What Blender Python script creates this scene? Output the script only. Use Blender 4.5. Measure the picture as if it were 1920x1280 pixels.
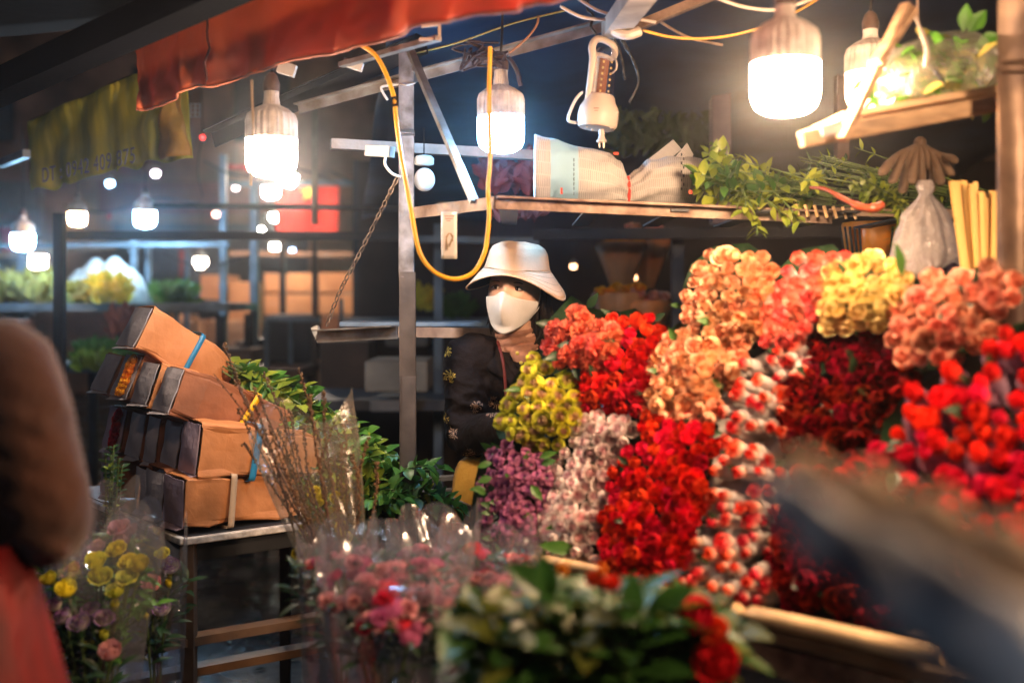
import bpy, math, random
import numpy as np
from mathutils import Vector, Matrix, Euler, noise
R = math.radians
PI = math.pi
sc = bpy.context.scene
for _o in list(bpy.data.objects): bpy.data.objects.remove(_o)
COL = sc.collection

# ------------------------------------------------------------------ camera, world, exposure
CAMZ, FPX, HOR = 1.5, 2000.0, 560.0
cd = bpy.data.cameras.new('camera'); cam = bpy.data.objects.new('camera', cd); COL.objects.link(cam)
cam.location = (0, 0, CAMZ); cam.rotation_euler = (R(90), 0, 0)
cd.sensor_width = 36; cd.lens = 36 * FPX / 1920; cd.shift_y = -(640 - HOR) / 1920
cd.clip_start = 0.05; cd.clip_end = 200
cd.dof.use_dof = True; cd.dof.focus_distance = 3.0; cd.dof.aperture_fstop = cd.lens / 27.0
cd.dof.aperture_blades = 0
sc.camera = cam

w = bpy.data.worlds.new('World'); sc.world = w; w.use_nodes = True
nt = w.node_tree; bg = nt.nodes['Background']
bg.inputs['Color'].default_value = (0.012, 0.018, 0.035, 1); bg.inputs['Strength'].default_value = 0.35

sc.view_settings.view_transform = 'Standard'; sc.view_settings.look = 'None'
sc.view_settings.exposure = 0.8; sc.view_settings.gamma = 1
sc.render.engine = 'CYCLES'
cy = sc.cycles
cy.use_denoising = True
try: cy.denoiser = 'OPENIMAGEDENOISE'
except Exception: pass
cy.max_bounces = 7; cy.diffuse_bounces = 3; cy.glossy_bounces = 3; cy.transmission_bounces = 4
cy.volume_bounces = 0; cy.transparent_max_bounces = 24; cy.caustics_reflective = False; cy.caustics_refractive = False
cy.sample_clamp_indirect = 4; cy.use_light_tree = True

def P(px, py, d):
    """a point of the place seen at photo pixel px,py and d metres away"""
    return Vector(((px - 960) / FPX * d, d, CAMZ + (HOR - py) / FPX * d))

# ------------------------------------------------------------------ materials
MATS = {}
def rgb(c): return (c[0], c[1], c[2], 1)
def mat(name, color, rough=.6, metal=0, var=.12, scale=9, bump=.15, bscale=60, trans=0, spec=.4, color2=None, stretch=None, objrand=0, sheen=0, coat=0):
    """noisy surface: base colour varied by two noises, bump, optional translucency"""
    if name in MATS: return MATS[name]
    m = bpy.data.materials.new(name); m.use_nodes = True; n = m.node_tree; N = n.nodes; L = n.links
    b = N['Principled BSDF']
    tc = N.new('ShaderNodeTexCoord'); mp = N.new('ShaderNodeMapping'); L.new(tc.outputs['Object'], mp.inputs[0])
    if stretch: mp.inputs['Scale'].default_value = stretch
    no = N.new('ShaderNodeTexNoise'); no.inputs['Scale'].default_value = scale; no.inputs['Detail'].default_value = 6
    L.new(mp.outputs[0], no.inputs['Vector'])
    cr = N.new('ShaderNodeValToRGB'); L.new(no.outputs['Fac'], cr.inputs[0])
    c2 = color2 or tuple(x * (1 - var) * .8 for x in color)
    cr.color_ramp.elements[0].position = .33; cr.color_ramp.elements[1].position = .67
    cr.color_ramp.elements[0].color = rgb(c2); cr.color_ramp.elements[1].color = rgb(tuple(min(1, x * (1 + var)) for x in color))
    out = cr.outputs[0]
    if objrand:
        oi = N.new('ShaderNodeObjectInfo'); hs = N.new('ShaderNodeHueSaturation')
        mr = N.new('ShaderNodeMapRange'); mr.inputs['To Min'].default_value = 1 - objrand; mr.inputs['To Max'].default_value = 1 + objrand
        L.new(oi.outputs['Random'], mr.inputs[0]); L.new(mr.outputs[0], hs.inputs['Value']); L.new(out, hs.inputs['Color']); out = hs.outputs[0]
    L.new(out, b.inputs['Base Color'])
    b.inputs['Roughness'].default_value = rough; b.inputs['Metallic'].default_value = metal
    b.inputs['Specular IOR Level'].default_value = spec
    if sheen: b.inputs['Sheen Weight'].default_value = sheen
    if coat: b.inputs['Coat Weight'].default_value = coat
    if bump:
        n2 = N.new('ShaderNodeTexNoise'); n2.inputs['Scale'].default_value = bscale; n2.inputs['Detail'].default_value = 4
        L.new(mp.outputs[0], n2.inputs['Vector'])
        bu = N.new('ShaderNodeBump'); bu.inputs['Strength'].default_value = bump; bu.inputs['Distance'].default_value = .01
        L.new(n2.outputs['Fac'], bu.inputs['Height']); L.new(bu.outputs[0], b.inputs['Normal'])
    if trans:
        t = N.new('ShaderNodeBsdfTranslucent'); L.new(out, t.inputs[0]); mx = N.new('ShaderNodeMixShader'); mx.inputs[0].default_value = trans
        L.new(b.outputs[0], mx.inputs[1]); L.new(t.outputs[0], mx.inputs[2]); L.new(mx.outputs[0], N['Material Output'].inputs[0])
    MATS[name] = m; return m

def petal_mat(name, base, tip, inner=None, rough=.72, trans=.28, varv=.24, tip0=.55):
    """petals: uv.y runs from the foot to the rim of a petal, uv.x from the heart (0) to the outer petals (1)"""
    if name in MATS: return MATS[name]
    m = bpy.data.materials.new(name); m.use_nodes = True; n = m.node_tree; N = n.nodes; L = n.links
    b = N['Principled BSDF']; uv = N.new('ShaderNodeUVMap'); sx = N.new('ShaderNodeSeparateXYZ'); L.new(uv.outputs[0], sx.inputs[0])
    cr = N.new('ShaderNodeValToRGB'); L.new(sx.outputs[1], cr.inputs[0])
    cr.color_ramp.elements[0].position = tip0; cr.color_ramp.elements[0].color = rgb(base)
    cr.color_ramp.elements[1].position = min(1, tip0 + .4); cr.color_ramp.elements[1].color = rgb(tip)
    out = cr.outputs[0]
    if inner:
        c2 = N.new('ShaderNodeValToRGB'); L.new(sx.outputs[0], c2.inputs[0])
        c2.color_ramp.elements[0].position = .3; c2.color_ramp.elements[0].color = (1, 1, 1, 1)
        c2.color_ramp.elements[1].position = .6; c2.color_ramp.elements[1].color = (0, 0, 0, 1)
        mi = N.new('ShaderNodeMixRGB'); L.new(c2.outputs[0], mi.inputs[0]); L.new(out, mi.inputs[1]); mi.inputs[2].default_value = rgb(inner); out = mi.outputs[0]
    oi = N.new('ShaderNodeObjectInfo'); hs = N.new('ShaderNodeHueSaturation')
    mr = N.new('ShaderNodeMapRange'); mr.inputs['To Min'].default_value = 1 - varv; mr.inputs['To Max'].default_value = 1 + varv
    mh = N.new('ShaderNodeMapRange'); mh.inputs['To Min'].default_value = .487; mh.inputs['To Max'].default_value = .513
    L.new(oi.outputs['Random'], mr.inputs[0]); L.new(mr.outputs[0], hs.inputs['Value'])
    wn = N.new('ShaderNodeTexWhiteNoise'); wn.noise_dimensions = '1D'; L.new(oi.outputs['Random'], wn.inputs['W']); L.new(wn.outputs[0], mh.inputs[0]); L.new(mh.outputs[0], hs.inputs['Hue'])
    L.new(out, hs.inputs['Color'])
    L.new(hs.outputs[0], b.inputs['Base Color']); b.inputs['Roughness'].default_value = rough; b.inputs['Specular IOR Level'].default_value = .18
    tr = N.new('ShaderNodeBsdfTranslucent'); L.new(hs.outputs[0], tr.inputs[0]); mx = N.new('ShaderNodeMixShader'); mx.inputs[0].default_value = trans
    L.new(b.outputs[0], mx.inputs[1]); L.new(tr.outputs[0], mx.inputs[2]); L.new(mx.outputs[0], N['Material Output'].inputs[0])
    MATS[name] = m; return m

def emis(name, color, strength):
    if name in MATS: return MATS[name]
    m = bpy.data.materials.new(name); m.use_nodes = True; N = m.node_tree.nodes; b = N['Principled BSDF']
    b.inputs['Base Color'].default_value = (.8, .8, .8, 1); b.inputs['Roughness'].default_value = .5
    b.inputs['Emission Color'].default_value = rgb(color); b.inputs['Emission Strength'].default_value = strength
    MATS[name] = m; return m

def film(name, tint=(.9, .93, 1), gloss=.12, rough=.09, milky=0.0, bscale=14, bump=.8, milk=(.8, .8, .82)):
    """clear or milky plastic film: see-through with crinkled highlights"""
    if name in MATS: return MATS[name]
    m = bpy.data.materials.new(name); m.use_nodes = True; n = m.node_tree; N = n.nodes; L = n.links
    N.remove(N['Principled BSDF'])
    tr = N.new('ShaderNodeBsdfTransparent'); tr.inputs[0].default_value = rgb(tint)
    gl = N.new('ShaderNodeBsdfGlossy'); gl.inputs['Roughness'].default_value = rough; gl.inputs[0].default_value = (.95, .95, .95, 1)
    tc = N.new('ShaderNodeTexCoord'); no = N.new('ShaderNodeTexNoise'); no.inputs['Scale'].default_value = bscale; no.inputs['Detail'].default_value = 3
    no.inputs['Distortion'].default_value = 1.2
    L.new(tc.outputs['Object'], no.inputs['Vector'])
    bu = N.new('ShaderNodeBump'); bu.inputs['Strength'].default_value = bump; bu.inputs['Distance'].default_value = .03
    L.new(no.outputs['Fac'], bu.inputs['Height']); L.new(bu.outputs[0], gl.inputs['Normal'])
    mx = N.new('ShaderNodeMixShader'); 
    fr = N.new('ShaderNodeLayerWeight'); fr.inputs[0].default_value = .35; L.new(bu.outputs[0], fr.inputs['Normal'])
    mr = N.new('ShaderNodeMapRange'); mr.inputs['To Min'].default_value = gloss; mr.inputs['To Max'].default_value = min(1, gloss + .45)
    L.new(fr.outputs['Facing'], mr.inputs[0]); L.new(mr.outputs[0], mx.inputs[0])
    L.new(tr.outputs[0], mx.inputs[1]); L.new(gl.outputs[0], mx.inputs[2])
    out = mx.outputs[0]
    if milky:
        df = N.new('ShaderNodeBsdfDiffuse'); df.inputs[0].default_value = rgb(milk); tl = N.new('ShaderNodeBsdfTranslucent'); tl.inputs[0].default_value = rgb(milk)
        a = N.new('ShaderNodeMixShader'); a.inputs[0].default_value = .5; L.new(df.outputs[0], a.inputs[1]); L.new(tl.outputs[0], a.inputs[2])
        m2 = N.new('ShaderNodeMixShader'); m2.inputs[0].default_value = milky; L.new(out, m2.inputs[1]); L.new(a.outputs[0], m2.inputs[2]); out = m2.outputs[0]
    L.new(out, N['Material Output'].inputs[0])
    MATS[name] = m; return m

# ------------------------------------------------------------------ mesh helpers
def frame(d, up=Vector((0, 0, 1))):
    d = Vector(d).normalized()
    if abs(d.dot(up)) > .98: up = Vector((0, 1, 0))
    x = d.cross(up).normalized(); y = x.cross(d).normalized()
    return x, y, d

class MB:
    def __init__(s): s.v = []; s.f = []; s.uv = []; s.hasuv = False
    def add(s, vs, fs, uvs=None):
        o = len(s.v); s.v.extend([tuple(v) for v in vs]); s.f.extend([tuple(i + o for i in f) for f in fs])
        if uvs is not None: s.hasuv = True; s.uv.extend(uvs)
        else: s.uv.extend([(0, 0)] * len(vs))
        return s
    def box(s, c, size, M=None):
        hx, hy, hz = size[0] / 2, size[1] / 2, size[2] / 2
        vs = [Vector((x, y, z)) for x in (-hx, hx) for y in (-hy, hy) for z in (-hz, hz)]
        if M is not None: vs = [M @ v for v in vs]
        c = Vector(c); vs = [v + c for v in vs]
        return s.add(vs, [(0, 1, 3, 2), (4, 6, 7, 5), (0, 4, 5, 1), (2, 3, 7, 6), (0, 2, 6, 4), (1, 5, 7, 3)])
    def bar(s, a, b, wd, ht, up=Vector((0, 0, 1))):
        a = Vector(a); b = Vector(b); x, y, d = frame(b - a, up); vs = []
        for p in (a, b):
            for (i, j) in ((-1, -1), (1, -1), (1, 1), (-1, 1)): vs.append(p + x * i * wd / 2 + y * j * ht / 2)
        return s.add(vs, [(0, 1, 2, 3), (7, 6, 5, 4), (0, 4, 5, 1), (1, 5, 6, 2), (2, 6, 7, 3), (3, 7, 4, 0)])
    def angle(s, a, b, wd, t=.004, up=Vector((0, 0, 1)), side=1):
        """L-section iron"""
        a = Vector(a); b = Vector(b); x, y, d = frame(b - a, up)
        s.bar(a, b, t, wd, up); s.bar(a + x * side * wd / 2 + y * (wd / 2 - t/2), b + x * side * wd / 2 + y * (wd / 2 - t/2), wd - t * 1.2, t, up); return s
    def tube(s, pts, r, seg=10, cap=True, flat=1):
        pts = [Vector(p) for p in pts]; n = len(pts)
        rs = r if hasattr(r, '__len__') else [r] * n
        vs = []; fs = []; up = Vector((0, 0, 1)); px = None
        for i, p in enumerate(pts):
            d = (pts[min(i + 1, n - 1)] - pts[max(i - 1, 0)])
            if d.length < 1e-9: d = Vector((0, 0, 1))
            d.normalize()
            if px is None: x, y, _ = frame(d)
            else:
                x = px - d * px.dot(d)
                if x.length < 1e-6: x, y, _ = frame(d)
                x.normalize(); y = d.cross(x)
            px = x
            for k in range(seg):
                a = 2 * PI * k / seg; vs.append(p + x * math.cos(a) * rs[i] + y * math.sin(a) * rs[i] * flat)
        for i in range(n - 1):
            for k in range(seg):
                k2 = (k + 1) % seg; fs.append((i * seg + k, i * seg + k2, (i + 1) * seg + k2, (i + 1) * seg + k))
        if cap:
            m = len(vs); vs += vs[:seg] + vs[(n - 1) * seg:n * seg]; fs.append(tuple(range(m, m + seg))[::-1]); fs.append(tuple(range(m + seg, m + 2 * seg)))
        return s.add(vs, fs)
    def grid(s, fn, nu, nv, closeu=False, uvfn=None):
        vs = []; uvs = []
        for j in range(nv + 1):
            for i in range(nu if closeu else nu + 1):
                u = i / nu; v = j / nv; vs.append(fn(u, v)); uvs.append(uvfn(u, v) if uvfn else (u, v))
        W = nu if closeu else nu + 1; fs = []
        for j in range(nv):
            for i in range(nu):
                i2 = (i + 1) % W; fs.append((j * W + i, j * W + i2, (j + 1) * W + i2, (j + 1) * W + i))
        return s.add(vs, fs, uvs)
    def lathe(s, prof, c=(0, 0, 0), seg=20, axis=(0, 0, 1), cap=True, wob=None):
        x, y, d = frame(axis); c = Vector(c); vs = []; fs = []; n = len(prof)
        for (r, z) in prof:
            for k in range(seg):
                a = 2 * PI * k / seg; rr = r * (wob(a, z) if wob else 1)
                vs.append(c + x * math.cos(a) * rr + y * math.sin(a) * rr + d * z)
        for i in range(n - 1):
            for k in range(seg):
                k2 = (k + 1) % seg; fs.append((i * seg + k, i * seg + k2, (i + 1) * seg + k2, (i + 1) * seg + k))
        if cap:
            m = len(vs); vs += vs[:seg] + vs[(n - 1) * seg:n * seg]; fs.append(tuple(range(m, m + seg))[::-1]); fs.append(tuple(range(m + seg, m + 2 * seg)))
        return s.add(vs, fs)
    def ball(s, c, r, seg=12, rings=8, M=None):
        rx, ry, rz = (r if hasattr(r, '__len__') else (r, r, r)); c = Vector(c)
        def fn(u, v):
            a = 2 * PI * u; b = PI * v; p = Vector((rx * math.sin(b) * math.cos(a), ry * math.sin(b) * math.sin(a), rz * math.cos(b)))
            return c + (M @ p if M is not None else p)
        return s.grid(fn, seg, rings, True)
    def xf(s, M):
        s.v = [tuple(M @ Vector(v)) for v in s.v]; return s
    def mesh(s, name, m, smooth=False, org=Vector((0, 0, 0))):
        me = bpy.data.meshes.new(name)
        me.from_pydata([(v[0] - org[0], v[1] - org[1], v[2] - org[2]) for v in s.v], [], s.f)
        if s.hasuv:
            ul = me.uv_layers.new(name='UVMap'); li = np.zeros(len(me.loops), dtype=np.int32); me.loops.foreach_get('vertex_index', li)
            arr = np.array(s.uv, dtype=np.float32)[li]; ul.data.foreach_set('uv', arr.ravel())
        if m: me.materials.append(m)
        if smooth: me.polygons.foreach_set('use_smooth', [True] * len(me.polygons))
        me.update(); return me
    def build(s, name, m, parent=None, smooth=False, solid=0, sub=0, bevel=0, remesh=0, disp=0, dscale=.05):
        org = ORG.get(parent.name, Vector((0, 0, 0))) if parent else Vector((0, 0, 0))
        o = bpy.data.objects.new(name, s.mesh(name, m, smooth, org)); COL.objects.link(o)
        if parent: o.parent = parent
        ORG[o.name] = org
        if remesh:
            md = o.modifiers.new('w', 'WELD'); md.merge_threshold = .0001
            md = o.modifiers.new('r', 'REMESH'); md.mode = 'VOXEL'; md.voxel_size = remesh; md.use_smooth_shade = True
            md = o.modifiers.new('s', 'SMOOTH'); md.iterations = 6; md.factor = .5
        if sub: md = o.modifiers.new('s', 'SUBSURF'); md.levels = sub; md.render_levels = sub
        if disp:
            tx = bpy.data.textures.new(name, 'CLOUDS'); tx.noise_scale = dscale; md = o.modifiers.new('d', 'DISPLACE'); md.texture = tx; md.strength = disp; md.mid_level = .5
        if solid: md = o.modifiers.new('t', 'SOLIDIFY'); md.thickness = solid; md.offset = 0
        if bevel: md = o.modifiers.new('b', 'BEVEL'); md.width = bevel; md.segments = 2; md.limit_method = 'ANGLE'
        return o
ORG = {}
def tag(o, label=None, cat=None, group=None, kind=None):
    if label: o['label'] = label
    if cat: o['category'] = cat
    if group: o['group'] = group
    if kind: o['kind'] = kind
    return o
def empty(name, loc, label=None, cat=None, group=None):
    o = bpy.data.objects.new(name, None); o.location = loc; COL.objects.link(o); o.empty_display_size = .05
    ORG[o.name] = Vector(loc); return tag(o, label, cat, group)
def kids(o): return [c for c in ALLKIDS(o)]
def ALLKIDS(o): return [c for c in bpy.data.objects if c.parent == o]
def copy_tree(o, parent=None):
    c = o.copy(); COL.objects.link(c); c.parent = parent
    for ch in ALLKIDS(o): copy_tree(ch, c)
    return c
def inst(name, me, parent, M):
    """one more object on shared mesh data; M is in the thing's own space"""
    o = bpy.data.objects.new(name, me); COL.objects.link(o); o.parent = parent; o.matrix_basis = M; return o
def axmat(loc, axis, scale=1, roll=0):
    x, y, d = frame(axis); M = Matrix((x, y, d)).transposed().to_4x4()
    return Matrix.Translation(loc) @ M @ Matrix.Rotation(roll, 4, 'Z') @ Matrix.Scale(scale, 4)
def catmull(pts, n=8):
    pts = [Vector(p) for p in pts]; out = []
    q = [pts[0]] + pts + [pts[-1]]
    for i in range(1, len(q) - 2):
        for k in range(n):
            t = k / n; a, b, c, d = q[i - 1], q[i], q[i + 1], q[i + 2]
            out.append(.5 * ((2 * b) + (-a + c) * t + (2 * a - 5 * b + 4 * c - d) * t * t + (-a + 3 * b - 3 * c + d) * t ** 3))
    out.append(pts[-1]); return out
def inpoly(x, y, poly):
    c = False; j = len(poly) - 1
    for i in range(len(poly)):
        xi, yi = poly[i]; xj, yj = poly[j]
        if (yi > y) != (yj > y) and x < (xj - xi) * (y - yi) / (yj - yi) + xi: c = not c
        j = i
    return c
def edgedist(x, y, poly):
    """distance to the outline, and the outward direction"""
    best = 1e9; n = len(poly); bx = by = 0
    for i in range(n):
        x1, y1 = poly[i]; x2, y2 = poly[(i + 1) % n]; dx, dy = x2 - x1, y2 - y1
        t = max(0, min(1, ((x - x1) * dx + (y - y1) * dy) / (dx * dx + dy * dy + 1e-9))); qx, qy = x1 + t * dx, y1 + t * dy
        d = math.hypot(x - qx, y - qy)
        if d < best: best = d; bx, by = qx - x, qy - y
    l = math.hypot(bx, by) + 1e-6
    return best, bx / l, by / l
# ------------------------------------------------------------------ shared materials
M_steel = mat('galvanised_steel', (.30, .29, .28), .42, .75, .3, 14, .2, 40, color2=(.17, .13, .10))
M_rust = mat('rusty_steel', (.24, .17, .13), .6, .45, .35, 18, .3, 60, color2=(.12, .07, .045))
M_dark = mat('dark_paint', (.025, .027, .032), .5, .2, .2, 6, .1, 30)
M_blueg = mat('blue_grey_paint', (.16, .21, .26), .5, .2, .25, 6, .1, 30)
M_white = mat('white_plastic', (.62, .60, .57), .35, 0, .05, 10, .04, 30)
M_ivory = mat('ivory_plastic', (.56, .47, .40), .4, 0, .06, 8, .05, 30)
M_black = mat('black_plastic', (.012, .012, .013), .35, 0, .2, 10, .05, 30)
M_wood = mat('raw_wood', (.42, .27, .15), .7, 0, .25, 5, .25, 60, color2=(.26, .15, .08), stretch=(2, 2, 14))
M_woodx = mat('raw_wood_plank', (.45, .30, .17), .7, 0, .25, 4, .25, 60, color2=(.25, .15, .08), stretch=(2, 14, 14))
M_bamboo = mat('bamboo', (.78, .54, .28), .5, 0, .2, 8, .2, 50, color2=(.4, .26, .12))
M_leaf = mat('leaf_green', (.075, .20, .03), .38, 0, .3, 10, .1, 60, trans=.28, color2=(.03, .10, .02), spec=.5, objrand=.3)
M_leafy = mat('leaf_yellow_green', (.32, .36, .04), .42, 0, .25, 10, .1, 60, trans=.35, color2=(.12, .2, .02), spec=.5)  # yellow light on leaves put into the colour, plus variegated foliage
M_leafd = mat('leaf_dark', (.02, .055, .02), .4, 0, .3, 12, .1, 60, trans=.15, color2=(.01, .03, .012))
M_stem = mat('green_stem', (.08, .13, .035), .5, 0, .2, 20, .1, 60)
M_twig = mat('twig_bark', (.10, .045, .025), .7, 0, .3, 30, .3, 80)
M_clear = film('clear_cellophane', gloss=.04, rough=.24, milky=.13, milk=(.8, .66, .42), bscale=7)  # warm sheen of the sleeve painted in through the milk colour
M_clear2 = film('clear_sleeve', gloss=.16, rough=.17, bscale=4.5, bump=1.0, milky=.085)
M_milky = film('milky_plastic', gloss=.05, rough=.3, milky=.42, bscale=34, bump=1.0, milk=(.7, .62, .6))
M_kraft = mat('kraft_board', (.50, .205, .075), .66, 0, .16, 7, .25, 40, color2=(.38, .14, .042))
M_kraftd = mat('kraft_board_brown', (.26, .09, .035), .66, 0, .2, 7, .25, 40, color2=(.15, .05, .02))
M_grey = mat('grey_board', (.34, .31, .33), .75, 0, .22, 7, .15, 80)
M_greyp = mat('mauve_grey_board', (.38, .29, .36), .75, 0, .12, 9, .15, 80)
M_news = None

# ------------------------------------------------------------------ setting: ground, back of the market
def gmat():
    m = bpy.data.materials.new('wet_asphalt'); m.use_nodes = True; n = m.node_tree; N = n.nodes; L = n.links; b = N['Principled BSDF']
    tc = N.new('ShaderNodeTexCoord')
    a = N.new('ShaderNodeTexNoise'); a.inputs['Scale'].default_value = 1.3; a.inputs['Detail'].default_value = 5; L.new(tc.outputs['Object'], a.inputs['Vector'])
    cr = N.new('ShaderNodeValToRGB'); L.new(a.outputs['Fac'], cr.inputs[0]); cr.color_ramp.elements[0].position = .42; cr.color_ramp.elements[1].position = .6
    cr.color_ramp.elements[0].color = (.08, .08, .08, 1); cr.color_ramp.elements[1].color = (.55, .55, .55, 1); L.new(cr.outputs[0], b.inputs['Roughness'])
    c2 = N.new('ShaderNodeTexNoise'); c2.inputs['Scale'].default_value = 22; c2.inputs['Detail'].default_value = 8; L.new(tc.outputs['Object'], c2.inputs['Vector'])
    r2 = N.new('ShaderNodeValToRGB'); L.new(c2.outputs['Fac'], r2.inputs[0]); r2.color_ramp.elements[0].color = (.012, .013, .015, 1); r2.color_ramp.elements[1].color = (.06, .055, .05, 1); L.new(r2.outputs[0], b.inputs['Base Color'])
    bu = N.new('ShaderNodeBump'); bu.inputs['Strength'].default_value = .55; bu.inputs['Distance'].default_value = .02; L.new(c2.outputs['Fac'], bu.inputs['Height']); L.new(bu.outputs[0], b.inputs['Normal'])
    return m
MB().grid(lambda u, v: Vector((-40 + 80 * u, -6 + 66 * v, 0)), 2, 2).build('ground', gmat())['kind'] = 'structure'
# dim building front closing the street, with shutters and openings
M_fac = mat('facade_plaster', (.42, .20, .11), .8, 0, .3, 1.2, .2, 8, color2=(.09, .045, .03))
M_shut = mat('roller_shutter', (.09, .085, .09), .6, .3, .2, 3, .2, 20, stretch=(1, 1, 12))
FAC = empty('shop_building', (0, 17, 0), 'long dim plastered building with shuttered shop fronts closing the far side of the market', 'building')
b = MB(); b.box((0, 17.3, 3.2), (44, .5, 6.4)); b.build('wall', M_fac, FAC)
for i in range(9):
    x = -18 + i * 4.4
    MB().box((x, 17.02, 1.35), (3.1, .1, 2.7)).build('shutter', M_shut, FAC)
    MB().box((x, 16.95, 3.1), (3.5, .12, .5)).build('fascia', mat('fascia_%d' % (i % 3), [(.28, .05, .04), (.06, .1, .2), (.25, .2, .12)][i % 3], .6), FAC)
    for dx in (-.8, .8):
        f = MB().box((x + dx, 17.02, 4.6), (.9, .08, 1.2)).build('window', M_dark, FAC)

# ------------------------------------------------------------------ bulbs
WARM, NEUT, COOL, TEAL = (1, .64, .38), (1, .80, .62), (.34, .66, 1), (.45, 1, .85)
M_hous = mat('bulb_housing', (.60, .55, .50), .45, 0, .2, 26, .1, 60, color2=(.34, .28, .24), objrand=.22)
M_sock = mat('socket_brown', (.10, .06, .045), .5, 0, .2, 30)
def bulb(p, w, color, strength, label, group='large white bulbs hanging over the stalls', hang=.25, ribs=True, name='led_bulb', tall=1.0, neck=.0):
    """p = middle of the glowing part; w = width in metres"""
    r = w / 2; root = empty(name, (p[0], p[1], p[2] + r * 1.0), label, 'light bulb', group)
    c = Vector(p); h = r * .72 * tall
    MB().lathe([(r * .25, -h * 1.12), (r * .62, -h * 1.02), (r * .88, -h * .78), (r * .985, -h * .4), (r, 0), (r, h)], c, 28).build('diffuser', emis('lamp_%.2f_%.2f_%d' % (color[0], color[2], strength), color, strength), root, True)
    z0 = h * 1.002
    prof = [(r * 1.0, z0), (r * 1.0, z0 + r * .75), (r * .93, z0 + r * .98), (r * .62, z0 + r * 1.22), (r * .34, z0 + r * 1.36), (r * .29, z0 + r * (1.5 + neck)), (r * .29, z0 + r * (1.75 + neck))]
    wob = (lambda a, z: 1 + .025 * (1 if math.sin(a * 24) > 0 else -1)) if ribs else None
    MB().lathe(prof, c, 96 if ribs else 24, wob=wob).build('housing', M_hous, root, not ribs)
    zt = z0 + r * (1.75 + neck)
    MB().lathe([(r * .33, zt), (r * .34, zt + r * .3), (r * .24, zt + r * .62), (r * .1, zt + r * .75)], c, 20).build('socket', M_sock, root, True)
    q = c + Vector((0, 0, zt + r * .7))
    MB().tube(catmull([q, q + Vector((.004, 0, hang * .4)), q + Vector((-.004, .003, hang))], 6), .0035, 8).build('cord', M_black, root, True)
    return root
bulb(P(509, 296, 2.62), .124, NEUT, 105, 'big ribbed bulb glowing below the orange awning, above the boxed flowers', neck=.15)
bulb(P(939, 252, 2.78), .122, (.25, .58, 1), 85, 'big ribbed bulb with a bluish glow between the steel pole and the emergency lantern', neck=.25)
bulb(P(1472, 166, 1.98), .124, WARM, 215, 'big ribbed bulb with a warm glow above the peach roses, nearest to the plank shelf')
bulb(P(1632, 170, 2.5), .115, WARM, 9, 'bulb half hidden behind the slanting wooden brace and the bag of greenery')
bulb((1.45, .85, 2.0), .15, WARM, 350, 'assumed large warm bulb out of view at the front right that lights the sleeves and roses')  # unseen bulb, assumed from the warm light on sleeves and roses
bulb((-.5, -.9, 2.5), .12, (.66, .82, 1), 26, 'added cool fill bulb out of view behind the camera that brightens the fronts')  # unseen fill bulb added to put cool light on the front faces
bulb((-.95, 1.6, 2.32), .12, (1, .62, .36), 44, 'added bulb out of view that brightens the orange awning from the front')  # unseen bulb added to brighten the awning front
bulb((-2.3, 1.1, 2.3), .12, (.62, .78, 1), 42, 'assumed cool bulb out of view beyond the left edge that lights the sleeve ends')  # unseen bulb, assumed and added to brighten the grey sleeve ends
# far bulbs (x, y, width px, distance, colour, strength, label)
FAR = [
 (43, 452, 40, 6.5, COOL, 26, 'bluish bulb farthest to the left, hanging in front of a pale post'),
 (145, 409, 32, 6.3, WARM, 22, 'tapering warm bulb under the green awning, left of the bluish one'),
 (272, 409, 38, 7.0, COOL, 40, 'bluish bulb glowing under the green awning above the dark crossbeam'),
 (71, 489, 32, 9.0, NEUT, 18, 'warm white bulb just above the plants at the far left'),
 (376, 491, 22, 12, NEUT, 16, 'small bulb alone between the grey posts above the green bundle'),
 (508, 358, 30, 9.5, NEUT, 50, 'round bulb directly below the big ribbed bulb'),
 (543, 337, 27, 9.0, NEUT, 50, 'bulb touching the lower right of the big ribbed bulb'),
 (515, 406, 17, 12, (.9, 1, .85), 18, 'small bulb at the left edge of the red flag'),
 (488, 430, 12, 14, (1, .95, .8), 16, 'tiny bulb just above the dark crossbeam left of the flag'),
 (548, 468, 8, 13, (.45, .6, 1), 6, 'tiny violet bulb beside the flat bright lamp'),
 (705, 507, 20, 11, TEAL, 20, 'teal bulb between the hanging chain and the steel pole'),
 (743, 478, 17, 12, TEAL, 14, 'teal bulb half hidden by the steel pole'),
 (849, 549, 24, 10.5, (.3, 1, .75), 16, 'green tinted bulb beside the brim of the bucket hat'),
 (806, 537, 13, 12, (1, .9, .45), 9, 'yellowish bulb between the steel pole and the green tinted one'),
 (1063, 431, 12, 9, (1, .55, .3), 1.6, 'faint orange bulb under the metal shelf'),
]
for (x, y, wp, d, c, s, lab) in FAR:
    bulb(P(x, y + 2, d), wp / FPX * d, c, s * 3.2, lab, 'small bulbs glowing in the far stalls', hang=.5, ribs=False)
t = empty('tube_lamp', P(520, 463, 10), 'flat bright lamp below the crossbeam beside the cartons', 'lamp')
MB().bar(P(508, 463, 10), P(534, 463, 10), .055, .055).build('tube', emis('tube', (1, .95, .8), 16), t)
MB().bar(P(506, 456, 10.02), P(536, 456, 10.02), .09, .03).build('housing', M_white, t)
t = empty('indicator_lamp', P(380, 258, 6), 'tiny red indicator lamp hanging on a thin wire beside the green awning', 'lamp')
MB().ball(P(380, 258, 6), .012).build('lens', emis('redled', (1, .02, .02), 5), t, True)
MB().tube(catmull([P(380, 255, 6), P(378, 200, 6), P(374, 120, 6)]), .003, 6).build('wire', M_black, t)
MB().tube(catmull([P(380, 261, 6), P(373, 290, 6), P(372, 330, 6), P(381, 370, 6)]), .004, 6).build('cord', M_black, t)

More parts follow.
